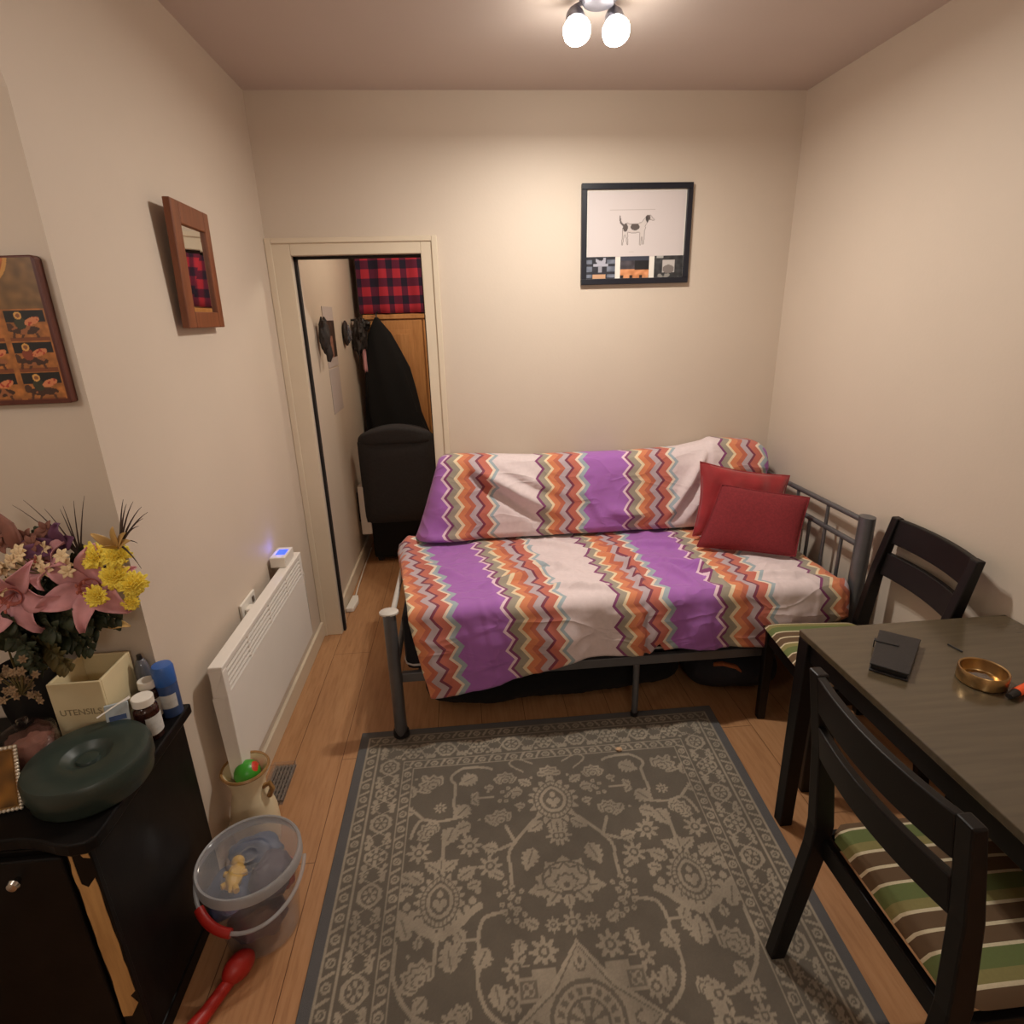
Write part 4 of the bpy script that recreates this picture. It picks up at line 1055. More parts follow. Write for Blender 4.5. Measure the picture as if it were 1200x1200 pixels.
c1 = make_chair('black wooden chair nearest the camera, tucked under the table with a striped seat', (1.015, .855, 0), 0.0)
c2 = dup(c1, (1.385, 1.80, 0), PI - .10, 'black wooden chair between table and bed with its back against the right wall')

# ------------------------------------------------------------------ things on the table
t = thing('phone_wallet', 'black leather folding wallet case lying on the dark table', 'wallet', (1.17, 1.32, TZ))
P4 = [V((1.212, 1.440)), V((1.290, 1.372)), V((1.133, 1.217)), V((1.068, 1.280))]
def inset(P, k): c = sum(P, V((0, 0))) / 4; return [c + (p - c) * k for p in P]
b = BM(); add_prism(b, [(p.x, p.y) for p in P4], TZ + .0005, TZ + .0055); obj('back_cover', b, M['leather'], t, False, .002)
b = BM(); add_prism(b, [(p.x, p.y) for p in inset(P4, .94)], TZ + .0055, TZ + .0195); obj('wallet_pages', b, M['dark'], t, False, .002)
b = BM(); add_prism(b, [(p.x, p.y) for p in P4], TZ + .0195, TZ + .0245); obj('front_cover', b, M['leather'], t, False, .002)
L0 = P4[3] * .35 + P4[0] * .65; dirn = (P4[1] - P4[0]).normalized(); nrm = V((-dirn.y, dirn.x))
b = BM(); q0 = L0 - dirn * .003; q1 = L0 + dirn * .055
add_prism(b, [tuple(q0 - nrm * .008), tuple(q1 - nrm * .006), tuple(q1 + nrm * .006), tuple(q0 + nrm * .008)], TZ + .0245, TZ + .0275); add_prism(b, [tuple(q0 - nrm * .008 - dirn * .003), tuple(q0 - nrm * .008), tuple(q0 + nrm * .008), tuple(q0 + nrm * .008 - dirn * .003)], TZ + .004, TZ + .0275); obj('strap', b, M['leather'], t, False, .001)
t = thing('ashtray', 'round brass ashtray on the dark table', 'ashtray', (1.322, 1.197, TZ))
b = BM(); add_lathe(b, [(0, .001), (.053, .001), (.056, .004), (.056, .037), (.0545, .039), (.051, .037), (.050, .008), (.048, .005), (0, .005)], (1.322, 1.197, TZ), 48); obj('dish', b, M['brass'], t)
b = BM(); lumpy(b, (1.318, 1.20, TZ + .009), 1, (.03, .026, .004), .5, 4, 16); obj('ash', b, M['greymesh'], t, label='grey ash')
t = thing('lighter', 'orange lighter with a black end beside the brass ashtray', 'lighter', (1.37, 1.135, TZ))
b = BM(); add_tube(b, [(1.352, 1.128, TZ + .0125), (1.47, 1.170, TZ + .0125)], .0120, 16, True, (1, .85)); obj('barrel', b, M['orange'], t)
b = BM(); add_tube(b, [(1.322, 1.1175, TZ + .0115), (1.3525, 1.128, TZ + .0125)], [.008, .0115], 14, True, (1, .85)); obj('tip', b, M['dark'], t, label='black end')
b = BM(); add_tube(b, [(1.376, 1.370, TZ + .003), (1.384, 1.328, TZ + .003)], .0024, 8); tag(obj('matchstick', b, M['dark']), 'thin dark stick lying alone on the table behind the ashtray', 'stick')

# ------------------------------------------------------------------ black cabinet in the alcove
CZ = .70
t = thing('cabinet', 'black painted wooden cabinet with bare wood showing at its corner', 'cabinet', (-1.15, 1.2, 0))
b = BM(); box_mm(b, -1.50, -.825, 1.005, 1.425, .05, .668); obj('carcass', b, M['cab'], t, False, .004)
poly = [(-1.53, 1.43), (-1.53, .995)]
for k in range(0, 13): poly.append((-1.5 + k * .045, 1.002 - .006 * math.sin(k / 12 * PI)))
poly += [(-.935, .998), (-.905, .990), (-.875, .978), (-.845, .972), (-.815, .976), (-.80, .992), (-.797, 1.02), (-.797, 1.43)]
b = BM(); add_prism(b, poly, CZ - .03, CZ); obj('top_board', b, M['cab'], t, False, .005)
b = BM(); box_mm(b, -1.47, -.878, .987, 1.004, .10, .655); dr = obj('door', b, M['cab'], t, False, .004)
b = BM(); add_lathe(b, [(0, .024), (.010, .022), (.013, .015), (.008, .006), (.006, 0)], n=16); b.transform(Matrix.Translation((-.972, .987, .612)) @ Matrix.Rotation(PI / 2, 4, 'X')); obj('knob', b, M['chrome'], dr, label='shiny metal knob')
# corner post, its paint worn off in a ragged strip
b = BM(); box_mm(b, -.872, -.822, .992, 1.006, .05, .668); obj('corner_post', b, M['cab'], t, False, .002)
rs = random.Random(2)
left = [(-.869 + rs.uniform(-.001, .003), z) for z in np.linspace(.655, .16, 22)]
right = [(-.860 + rs.uniform(-.001, .001), z) for z in np.linspace(.655, .575, 4)] + [(-.848, .565), (-.829, .59)] + [(-.827 + rs.uniform(-.002, .001), z) for z in np.linspace(.57, .24, 14)] + [(-.84, .225), (-.828, .20), (-.85, .16)]
b = BM(); add_prism(b, left + right[::-1], .9905, .993, 'y'); obj('bare_wood_strip', b, M['bare'], t, False, label='strip where the black paint has worn off')
b = BM(); add_prism(b, [(-.846, .667), (-.828, .667), (-.825, .645), (-.838, .648)], .9905, .993, 'y'); obj('bare_wood_chip', b, M['bare'], t, False)
for xa, xb in ((-.90, -.822), (-1.5, -1.42)):
    b = BM(); box_mm(b, xa, xb, .99, 1.42, 0, .05); obj('foot', b, M['cab'], t, False, .004)

# dark green round container
t = thing('round_container', 'dark green round lidded container with a recessed knob on the black cabinet', 'container', (-.893, 1.152, CZ))
cc = (-.888, 1.148, CZ)
b = BM(); add_lathe(b, [(0, .001), (.112, .001), (.119, .01), (.122, .05), (.118, .055), (0, .055)], cc, 56); obj('base', b, M['greenblack'], t)
b = BM(); add_lathe(b, [(.1235, .035), (.1255, .04), (.1255, .072), (.121, .080), (.112, .083), (.052, .083), (.049, .081), (.036, .070), (.030, .066), (.024, .066), (.021, .072), (.014, .074), (0, .074)], cc, 56); obj('lid', b, M['greenblack'], t)
# utensil holder with raised rim and lettering
t = thing('utensil_holder', 'square cream ceramic holder lettered UTENSILS at the back of the black cabinet', 'holder', (-.974, 1.349, CZ))
ux0, ux1, uy0, uy1, uz1 = -1.036, -.912, 1.282, 1.418, CZ + .182
b = BM(); w = .007
box_mm(b, ux0, ux1, uy0, uy0 + w, CZ + .001, uz1); box_mm(b, ux0, ux1, uy1 - w, uy1, CZ + .001, uz1); box_mm(b, ux0, ux0 + w, uy0 + w, uy1 - w, CZ + .001, uz1); box_mm(b, ux1 - w, ux1, uy0 + w, uy1 - w, CZ + .001, uz1)
box_mm(b, ux0 + w, ux1 - w, uy0 + w, uy1 - w, CZ + .001, CZ + .008); obj('holder_body', b, M['holder'], t, False, .002)
cu = bpy.data.curves.new('lettering', 'FONT'); cu.body = 'UTENSILS'; cu.size = .0235; cu.extrude = .0006; cu.align_x = 'CENTER'; cu.space_character = 1.0
tmp = bpy.data.objects.new('tmp', cu); C.objects.link(tmp); bpy.context.view_layer.update()
dg = bpy.context.evaluated_depsgraph_get(); me = bpy.data.meshes.new_from_object(tmp.evaluated_get(dg)); bpy.data.objects.remove(tmp)
b = BM(); b.from_mesh(me); b.transform(Matrix.Translation(((ux0 + ux1) / 2, uy0 - .0004, CZ + .092)) @ Matrix.Rotation(PI / 2, 4, 'X')); obj('lettering', b, M['ink'], t, False)
# brown pill bottles
def pill(c, r, h, label):
    t = thing('pill_bottle', label, 'bottle', c)
    b = BM(); add_lathe(b, [(0, .001), (r * .96, .001), (r, .004), (r, h * .68), (r * .93, h * .75), (r * .68, h * .80), (r * .68, h * .86), (0, h * .86)], c, 28); bd = obj('bottle_body', b, M['amber'], t)
    b = BM(); add_lathe(b, [(r * .80, h * .82), (r * .83, h * .825), (r * .83, h * .985), (r * .78, h), (0, h)], c, 28); obj('cap', b, M['plastic_w'], t, label='white cap')
    b = BM(); n = 14
    A = [[b.verts.new((c[0] + math.cos(a) * (r + .0006), c[1] + math.sin(a) * (r + .0006), c[2] + z)) for a in np.linspace(-1.2, .5, n)] for z in (h * .14, h * .58)]
    for k in range(n - 1): b.faces.new((A[0][k], A[0][k + 1], A[1][k + 1], A[1][k]))
    obj('paper_label', b, M['label'], t, label='pale printed label')
pill((-.838, 1.302, CZ), .030, .118, 'brown pill bottle with white cap beside the round container')
pill((-.862, 1.372, CZ), .025, .120, 'brown bottle with small white cap behind the front pill bottle')
t = thing('spray_can', 'dark blue spray can with a bright blue cap at the cabinet edge', 'can', (-.826, 1.392, CZ))
c = (-.8265, 1.392, CZ)
b = BM(); add_lathe(b, [(0, .001), (.0255, .001), (.0265, .004), (.0265, .095), (.024, .102), (0, .102)], c, 32); obj('can_body', b, M['bluecan'], t)
b = BM(); add_lathe(b, [(.0262, .096), (.0270, .098), (.0268, .142), (.023, .150), (.0, .152)], c, 32); obj('cap', b, M['bluecap'], t, label='bright blue cap')
b = BM(); A = [[b.verts.new((c[0] + math.cos(a) * .0271, c[1] + math.sin(a) * .0271, c[2] + z)) for a in np.linspace(-2.2, -.4, 12)] for z in (.03, .07)]
for k in range(11): b.faces.new((A[0][k], A[0][k + 1], A[1][k + 1], A[1][k]))
obj('printed_band', b, M['label'], t)
t = thing('grey_bottle', 'small grey glossy bottle behind the pill bottles against the alcove wall', 'bottle', (-.892, 1.42, CZ))
b = BM(); add_lathe(b, [(0, .001), (.017, .001), (.018, .004), (.018, .12), (.016, .14), (.010, .157), (0, .163)], (-.888, 1.412, CZ), 24); obj('bottle_body', b, M['greyglass'], t)
b = BM(); add_lathe(b, [(.006, .158), (.007, .160), (.006, .172), (0, .173)], (-.888, 1.412, CZ), 14); obj('cap', b, M['dark'], t)
b = BM(); R = Matrix.Translation((-.880, 1.262, CZ + .063)) @ Matrix.Rotation(.35, 4, 'Z') @ Matrix.Rotation(-.25, 4, 'X'); add_box(b, (0, 0, 0), (.05, .008, .12)); b.transform(R)
t = thing('medicine_pack', 'pale blue medicine pack leaning on the cream holder', 'pack', (-.880, 1.262, CZ)); obj('pack_body', b, M['paleblue'], t, False, .002)
for zc, sz in ((-.02, (.034, .0012, .02)), (.025, (.036, .0012, .012))):
    b = BM(); add_box(b, (0, -.0045, zc), sz); b.transform(R); obj('print_patch', b, M['bluecan'], t, False)
b = BM(); add_tube(b, [(-.908, 1.235, CZ + .112), (-.872, 1.262, CZ + .128), (-.850, 1.278, CZ + .135)], [.003, .003, .006], 8, True, (1, .5)); 
t = thing('white_stick', 'short white stick resting across the brown bottles', 'stick', (-.875, 1.26, CZ + .1)); obj('stick', b, M['plastic_w'], t)
# glass bowl with reddish contents
t = thing('glass_bowl', 'clear glass bowl with reddish sweets left of the cream holder', 'bowl', (-1.03, 1.232, CZ))
c = (-1.048, 1.205, CZ)
b = BM(); add_lathe(b, [(0, .001), (.03, .001), (.047, .02), (.058, .06), (.055, .10), (.053, .10), (.055, .06), (.044, .022), (.028, .006), (0, .006)], c, 32); obj('bowl_glass', b, M['glass'], t)
b = BM(); lumpy(b, (c[0] + .003, c[1], CZ + .055), 1, (.044, .044, .042), .3, 6); obj('contents', b, M['burgpetal'], t)
b = BM(); add_lathe(b, [(.056, .101), (.054, .112), (.03, .128), (.01, .134), (.012, .145), (0, .150)], c, 32); obj('lid', b, M['glass'], t)
# pearl-edged photo frame
t = thing('photo_frame', 'small gold photo frame edged with pearl beads standing on the cabinet', 'frame', (-1.07, 1.09, CZ))
P0, P1, P2, P3 = V((-1.115, 1.062, CZ + .006)), V((-1.005, 1.085, CZ + .006)), V((-.995, 1.108, CZ + .148)), V((-1.105, 1.085, CZ + .148))
nf = (P1 - P0).cross(P3 - P0).normalized()
b = BM(); A = [b.verts.new(p) for p in (P0, P1, P2, P3)]; B2 = [b.verts.new(p - nf * .008) for p in (P0, P1, P2, P3)]
for k in range(4): b.faces.new((A[k], A[(k + 1) % 4], B2[(k + 1) % 4], B2[k]))
b.faces.new(A); b.faces.new(B2[::-1]); obj('frame_plate', b, M['brass'], t, False)
b = BM()
for (p, q, n_) in ((P0, P1, 14), (P1, P2, 18), (P2, P3, 14), (P3, P0, 18)):
    for k in range(n_): add_ball(b, p.lerp(q, k / n_) + nf * .002, .0042, (1, 1, 1), 8)
bd = obj('bead_border', b, M['pearl'], t); bd['kind'] = 'stuff'
im = panel_img(24, 32, lambda u, v: np.array([150, 104, 44]) * (.8 + .6 * noise.noise(V((u * 3, v * 3, 2)))) + (np.array([50, 40, 20]) if math.hypot(u - .4, v - .65) < .25 else 0))
colour_grid('picture', tuple(P0 + nf * .0008 + (P1 - P0) * .06 + (P3 - P0) * .05), tuple((P1 - P0).normalized()), tuple((P3 - P0).normalized()), (P1 - P0).length * .88, (P3 - P0).length * .9, im, M['print'], t)
b = BM(); add_box(b, tuple((P0 + P1) / 2 - nf * .03 + V((0, .01, .05))), (.03, .004, .1), Matrix.Rotation(-.35, 3, 'X')); obj('back_stand', b, M['dark'], t, False)
b = BM(); lumpy(b, (-1.018, 1.13, CZ + .012), 1, (.016, .014, .012), .5, 8, 14); tag(obj('shell', b, M['creampetal']), 'small cream shell between the pearl frame and the round container', 'shell')

t = thing('flower_pot', 'black pot holding the bouquet at the left edge behind the glass bowl', 'pot', (-1.12, 1.35, CZ))
b = BM(); add_lathe(b, [(0, .001), (.050, .001), (.056, .01), (.066, .10), (.070, .20), (.066, .203), (.061, .10), (.050, .012), (0, .012)], (-1.120, 1.350, CZ), 32); obj('pot_body', b, M['dark'], t)
# ------------------------------------------------------------------ flowers standing in the pot
HOLD = V((-1.112, 1.350, CZ + .12))
def stem_to(bm, base, head, r=.0028, sag=.02):
    base, head = V(base), V(head); mid = base.lerp(head, .45) + V((-.03, 0, sag + .09)); pts = []
    for k in range(9):
        t_ = k / 8; pts.append(base * (1 - t_) ** 2 + mid * 2 * t_ * (1 - t_) + head * t_ ** 2)
    add_tube(bm, pts, r, 6)
def petal(bm, c, out, up, L, W, curl=.3, n=8, m=5, tipw=.12, fold=.15):
    out, up = V(out).normalized(), V(up).normalized(); side = out.cross(up).normalized(); c = V(c)
    def f(u, v):
        l = u; w = W * (math.sin(PI * min(1, l ** .7 * .93 + .03)) * .96 + tipw * .2) * (v - .5)
        h = math.sin(l * PI * .55) * L * .5 * (1 - curl) - curl * L * l * l * .55 + fold * abs(v - .5) * W
        if L > .06: h += .10 * W * math.sin(l * 9 + L * 400) * (2 * v - 1) + .28 * W * (2 * abs(v - .5)) ** 2 * l - L * .22 * l ** 4
        return c + out * (l * L) + side * w + up * h
    add_grid(bm, f, n, m)
def base_at(i):
    r = random.Random(i); return HOLD + V((r.uniform(-.024, .024), r.uniform(-.024, .024), 0))
def lily(head, face, label, scale=1.0, roll=0.0, mat='lilypink'):
    head, face = V(head), V(face).normalized(); x, y = frame_for(face)
    t = thing('lily', label, 'flower', tuple(HOLD))
    b = BM(); stem_to(b, base_at(len(label)), head - face * .05 * scale); obj('stem', b, M['leaf'], t)
    for k in range(6):
        a = roll + 2 * PI * k / 6; o = x * math.cos(a) + y * math.sin(a)
        b = BM(); petal(b, head - face * .03 * scale, o * .85 + face * .35, face, .102 * scale, (.056 if k % 2 else .042) * scale, .5); obj('petal', b, M[mat], t, solid=.0012)
    b = BM(); add_lathe(b, [(.003, -.055), (.008, -.04), (.016, -.018), (.02, -.006)], n=14); b.transform(Matrix.Translation(head) @ face.to_track_quat('Z', 'Y').to_matrix().to_4x4() @ Matrix.Scale(scale, 4)); obj('throat', b, M['lilythroat'], t, solid=.001)
    b = BM()
    for k in range(5):
        a = 2 * PI * k / 5; e = head + face * .03 * scale + (x * math.cos(a) + y * math.sin(a)) * .012 * scale
        add_tube(b, [head - face * .03 * scale, e], .0009, 5); add_ball(b, e, .0028, (1, 1, 1.8), 6)
    obj('stamens', b, M['lilythroat'], t)
lily((-.845, 1.235, 1.150), (.25, -.85, .35), 'large open pink lily below the yellow blooms', 1.05, .3)
lily((-.985, 1.20, 1.150), (.15, -.85, -.1), 'pink lily drooping at the left edge of the bouquet', 1.05, .9)
lily((-.935, 1.25, 1.205), (-.3, -.5, .6), 'smaller half hidden pink lily behind the cream blossoms', .7, .2)
def mum(head, face, r, label, seed):
    head, face = V(head), V(face).normalized(); x, y = frame_for(face); rr = random.Random(seed)
    t = thing('chrysanthemum', label, 'flower', tuple(HOLD), 0, None)
    b = BM(); stem_to(b, base_at(seed), head - face * r * .6, .0022); obj('stem', b, M['leaf'], t)
    b = BM()
    for ring, (n_, el, L) in enumerate(((15, -.1, 1.0), (15, .3, 1.0), (13, .65, .95), (10, 1.0, .85), (6, 1.3, .75))):
        for k in range(n_):
            a = 2 * PI * k / n_ + ring * .5 + rr.uniform(-.15, .15); o = (x * math.cos(a) + y * math.sin(a)) * math.cos(el) + face * math.sin(el)
            petal(b, head - face * r * .2, o, face if ring < 2 else -o.cross(x).normalized(), r * L * rr.uniform(.85, 1.15), r * .40, .25, 4, 2, .9, .5)
    obj('bloom', b, M['mum'], t, solid=.0008)
    b = BM(); add_ball(b, head - face * r * .1, r * .38, (1, 1, 1), 10); obj('heart', b, M['mum'], t)
mum((-.827, 1.262, 1.212), (0, -.8, .6), .031, 'yellow chrysanthemum furthest left and just above the pink lily', 11)
mum((-.783, 1.262, 1.212), (.2, -.7, .6), .030, 'topmost yellow chrysanthemum under the spiky grass', 12)
mum((-.790, 1.250, 1.168), (.3, -.8, .3), .030, 'yellow chrysanthemum in the middle of the yellow cluster', 13)
mum((-.757, 1.250, 1.146), (.4, -.8, .2), .030, 'yellow chrysanthemum at the right edge of the bouquet', 14)
mum((-.815, 1.212, 1.140), (.1, -.9, .2), .024, 'small yellow chrysanthemum overlapping the lily petal', 15)
mum((-.765, 1.238, 1.108), (.3, -.9, 0), .019, 'smallest pale yellow chrysanthemum hanging lowest', 16)
t = thing('iris', 'purple iris bloom standing at the back of the bouquet', 'flower', tuple(HOLD))
b = BM(); stem_to(b, base_at(21), (-.905, 1.29, 1.23)); obj('stem', b, M['leaf'], t)
for k, (o, L) in enumerate((((.25, -.3, 1), .066), ((-.35, .1, .9), .058), ((.8, -.3, .5), .05), ((-.9, -.5, .0), .085), ((-1, -.2, .25), .075))):
    b = BM(); petal(b, (-.905, 1.29, 1.23), o, (0, -.8, .3), L, .034, .3); obj('petal', b, M['iris'], t, solid=.001)
t = thing('lily_bud', 'brown pink lily bud pointing up at the upper left edge', 'flower', tuple(HOLD))
b = BM(); stem_to(b, base_at(22), (-.99, 1.27, 1.24)); obj('stem', b, M['leaf'], t)
b = BM(); add_tube(b, [(-.99, 1.27, 1.235), (-.988, 1.265, 1.26), (-.990, 1.262, 1.295), (-1.0, 1.26, 1.325)], [.008, .016, .013, .003], 10); obj('bud', b, M['burgpetal'], t)
def spray(heads, label, mat, seed, r=.012):
    t = thing('flower_spray', label, 'flower', tuple(HOLD)); rr = random.Random(seed)
    c = sum((V(h) for h in heads), V((0, 0, 0))) / len(heads)
    b = BM(); stem_to(b, base_at(seed), c - V((0, 0, .03)), .0022)
    for h in heads: add_tube(b, [c - V((0, 0, .03)), h], .0014, 5)
    obj('stem', b, M['olive'], t)
    for h in heads:
        b = BM(); x, y = frame_for(V((rr.uniform(-.4, .4), -1, rr.uniform(.1, .6))))
        f = x.cross(y)
        for k in range(6):
            a = 2 * PI * k / 6; petal(b, h, x * math.cos(a) + y * math.sin(a), V((0, -.8, .5)), r * 1.5, r, .3, 4, 2)
        obj('floret', b, M[mat], t, solid=.0008)
R = random.Random(31)
spray([(-.955 + R.uniform(-.055, .085), 1.245 + R.uniform(-.02, .02), 1.215 + R.uniform(-.022, .03)) for _ in range(13)], 'cream blossom spray above the pink lilies', 'creampetal', 31)
spray([(-1.01 + R.uniform(-.035, .03), 1.225 + R.uniform(-.02, .02), 1.185 + R.uniform(-.02, .02)) for _ in range(8)], 'cream blossom spray cut by the left edge of the photo', 'creampetal', 32)
spray([(-.975 + R.uniform(-.05, .06), 1.275 + R.uniform(-.02, .02), 1.255 + R.uniform(-.02, .02)) for _ in range(8)], 'faded brown pink blossom spray beneath the purple iris', 'burgpetal', 33, .014)
spray([(-.99 + R.uniform(-.03, .04), 1.16 + R.uniform(-.02, .02), .975 + R.uniform(-.05, .05)) for _ in range(26)], 'dry beige blossom spray hanging low at the left', 'beige', 34, .007)
def blades(tip_list, base, label, mat, w=.0028):
    t = thing('grass_spray', label, 'grass', tuple(HOLD)); b = BM(); stem_to(b, base_at(int(w * 1e5)), base, .0022); obj('stem', b, M['olive'], t)
    for tp in tip_list:
        b = BM(); bs, tp = V(base), V(tp); mid = bs.lerp(tp, .6) + V((0, 0, .015)); pts = []
        for k in range(7):
            q = k / 6; pts.append(bs * (1 - q) ** 2 + mid * 2 * q * (1 - q) + tp * q * q)
        add_tube(b, pts, [w * (1 - .85 * k / 6) for k in range(7)], 5); obj('blade', b, M[mat], t)
blades([(-.70, 1.25, 1.325), (-.69, 1.25, 1.312), (-.735, 1.26, 1.33), (-.72, 1.26, 1.335), (-.71, 1.24, 1.285), (-.745, 1.27, 1.338), (-.70, 1.245, 1.30), (-.715, 1.23, 1.25), (-.72, 1.23, 1.19)], (-.772, 1.265, 1.235), 'spiky dark grass spray at the upper right of the bouquet', 'darkgrass')
blades([(-.86, 1.29, 1.335), (-.885, 1.29, 1.325), (-.835, 1.29, 1.345), (-.90, 1.30, 1.315), (-.98, 1.28, 1.335), (-.955, 1.28, 1.345), (-.925, 1.29, 1.32)], (-.885, 1.30, 1.20), 'thin upright grass blades behind the yellow blooms', 'darkgrass', .0022)
t = thing('dry_lily', 'dry golden seed head under the spiky grass', 'flower', tuple(HOLD))
b = BM(); stem_to(b, base_at(41), (-.778, 1.262, 1.225)); obj('stem', b, M['olive'], t)
for o in ((.9, -.3, .3), (.3, -.2, 1), (-.6, -.3, .7), (.8, -.2, .7), (.1, -.9, .3)):
    b = BM(); petal(b, (-.778, 1.262, 1.228), o, (0, -.6, .6), .05, .02, .2); obj('petal', b, M['goldleaf'], t, solid=.001)
# leaf and fern stems
def fern(base, tip, n_, L, label, mat, seed, droop=.04, wleaf=.008):
    rr = random.Random(seed); t = thing('fern_frond', label, 'foliage', tuple(HOLD)); base, tip = V(base), V(tip); mid = base.lerp(tip, .5) + V((0, 0, droop)); pts = []
    for k in range(n_ + 1):
        q = k / n_; pts.append(base * (1 - q) ** 2 + mid * 2 * q * (1 - q) + tip * q * q)
    b = BM(); add_tube(b, pts, .0018, 5); obj('stem', b, M[mat], t)
    b = BM()
    for k in range(2, n_):
        d = (pts[k + 1] - pts[k - 1]).normalized(); s = d.cross(V((rr.uniform(-.3, .3), -1, rr.uniform(-.3, .3)))).normalized(); l = L * (1 - .6 * k / n_) * rr.uniform(.8, 1.15)
        for sg in (-1, 1): petal(b, pts[k], s * sg + d * .6, V((0, -1, .2)), l, wleaf * rr.uniform(.8, 1.4), .3, 4, 2)
    obj('leaflets', b, M[mat], t, solid=.0006)
specs = [((-1.03, 1.24, 1.02), 'dark leafy frond low at the far left of the bouquet', 'leaf'), ((-1.0, 1.24, .95), 'dark leafy frond hanging over the left corner of the holder', 'leaf'), ((-.90, 1.25, 1.00), 'broad dark frond above the middle of the holder', 'leaf'), ((-.86, 1.26, 1.03), 'broad dark frond above the right corner of the holder', 'leaf'), ((-.96, 1.26, 1.07), 'dense dark frond in the heart of the bouquet', 'leaf'), ((-1.04, 1.22, 1.10), 'dense dark frond behind the drooping lily', 'leaf'), ((-.82, 1.27, 1.11), 'dense dark frond behind the yellow blooms on the right', 'leaf'), ((-.92, 1.28, 1.13), 'dense dark frond behind the large open lily', 'leaf'), ((-.99, 1.20, 1.09), 'dark green frond under the left lily', 'leaf'), ((-.955, 1.17, 1.02), 'dark green frond hanging in front of the holder, leftmost', 'leaf'), ((-.905, 1.20, 1.06), 'dark green frond below the large pink lily', 'leaf'), ((-.845, 1.22, 1.06), 'dark green frond under the yellow cluster', 'leaf'),
         ((-.80, 1.25, 1.06), 'dark green frond reaching to the right of the bouquet', 'leaf'), ((-.92, 1.22, .955), 'olive frond drooping into the open cream holder', 'olive'), ((-.985, 1.21, .99), 'dark green frond at the lower left edge', 'leaf'), ((-.875, 1.21, 1.09), 'dark green frond tucked behind the large lily', 'leaf'), ((-.945, 1.23, 1.13), 'dark green frond between the two pink lilies', 'leaf'), ((-.87, 1.24, .99), 'dark green frond just above the holder rim', 'leaf'), ((-.935, 1.30, 1.27), 'dark frond rising among the purple petals', 'leaf'), ((-.86, 1.30, 1.22), 'dark frond behind the yellow blooms', 'leaf')]
for i, (tp, lb, mt) in enumerate(specs): fern(base_at(50 + i) + V((.02, -.02, .12)), tp, 20, .066, lb, mt, 60 + i, .10 if tp[2] < 1.1 else .02, .020)
t = thing('golden_leaf', 'curled golden leaf at the right side of the bouquet', 'leaf', tuple(HOLD))
b = BM(); stem_to(b, base_at(77), (-.835, 1.262, 1.04), .002); obj('stem', b, M['olive'], t)
b = BM(); petal(b, (-.842, 1.262, 1.04), (1, -.2, -.1), (0, -.5, .8), .06, .025, .3); obj('blade', b, M['goldleaf'], t, solid=.001)

# ------------------------------------------------------------------ floor by the left wall
t = thing('toy_bucket', 'clear plastic toy bucket with lid and toys on the floor beside the cabinet', 'bucket', (-.685, 1.30, 0))
c = (-.668, 1.30, 0); hB = .268
b = BM(); add_lathe(b, [(0, .002), (.096, .002), (.100, .006), (.130, hB - .012), (.134, hB - .012), (.134, hB), (.1275, hB), (.097, .009), (0, .006)], c, 56); obj('tub', b, M['clear'], t)
b = BM(); add_lathe(b, [(.1355, hB - .02), (.138, hB - .018), (.1385, hB + .006), (.134, hB + .010), (.127, hB + .004), (.062, hB + .003), (.058, hB + .009), (.055, hB + .003), (.030, hB + .003), (.027, hB + .011), (.022, hB + .011), (.018, hB + .003), (0, hB + .003)], c, 56); ld = obj('lid', b, M['lid'], t, solid=.0014)
b = BM(); add_lathe(b, [(.1375, hB - .022), (.1402, hB - .020), (.1402, hB + .006), (.137, hB + .011), (.131, hB + .009)], c, 56); obj('lid_rim', b, M['milky'], ld, solid=.0012)
b = BM(); pts = []
for k in range(25):
    a = PI + PI * k / 24 + .15; pts.append((c[0] + math.cos(a) * .144, c[1] + math.sin(a) * .144, hB - .03 - .07 * math.sin(PI * k / 24)))
add_tube(b, pts, .0055, 8); obj('bail_handle', b, M['milky'], t)
b = BM(); add_tube(b, pts[4:11], .013, 10); obj('handle_grip', b, M['redp'], t, label='red grip')
toys = [('yellow', (-.712, 1.262, hB - .026), (.022, .044, .020), 'yellow toy figure under the clear bucket lid'), ('toyblue', (-.690, 1.368, hB - .052), (.075, .046, .040), 'blue grey toy at the back of the clear bucket'), ('toypurple', (-.625, 1.292, hB - .060), (.056, .070, .046), 'dark purple toy at the right in the clear bucket'), ('toyblue', (-.735, 1.275, hB - .085), (.060, .080, .042), 'blue grey toy lying beneath the yellow figure'), ('redp', (-.618, 1.35, .145), (.035, .04, .05), 'red toy against the right wall of the bucket'), ('toypurple', (-.685, 1.29, .065), (.082, .082, .055), 'dark toy at the very bottom of the bucket')]
for i, (m, cc_, sz, lb) in enumerate(toys):
    cc_ = (cc_[0] + .013, cc_[1], cc_[2])
    tt = thing('toy', lb, 'toy', (cc_[0], cc_[1], cc_[2] - sz[2])); b = BM(); lumpy(b, cc_, 1, sz, .28, 20 + i, 22, 1.8); obj('body', b, M[m], tt)
    if m == 'yellow':
        b = BM(); add_ball(b, (cc_[0] - .006, cc_[1] + .046, cc_[2] + .004), .018); obj('head', b, M[m], tt)
        for k, (dx, dy) in enumerate(((-.03, .01), (.03, .012), (-.024, -.03), (.022, -.045))):
            b = BM(); add_tube(b, [(cc_[0], cc_[1] + dy * .3, cc_[2]), (cc_[0] + dx, cc_[1] + dy, cc_[2] + .004)], [.010, .008]); obj('limb', b, M[m], tt)
t = thing('stoneware_jug', 'cream stoneware jug with brown rim by the heater', 'jug', (-.772, 1.60, 0))
c = (-.772, 1.60, 0)
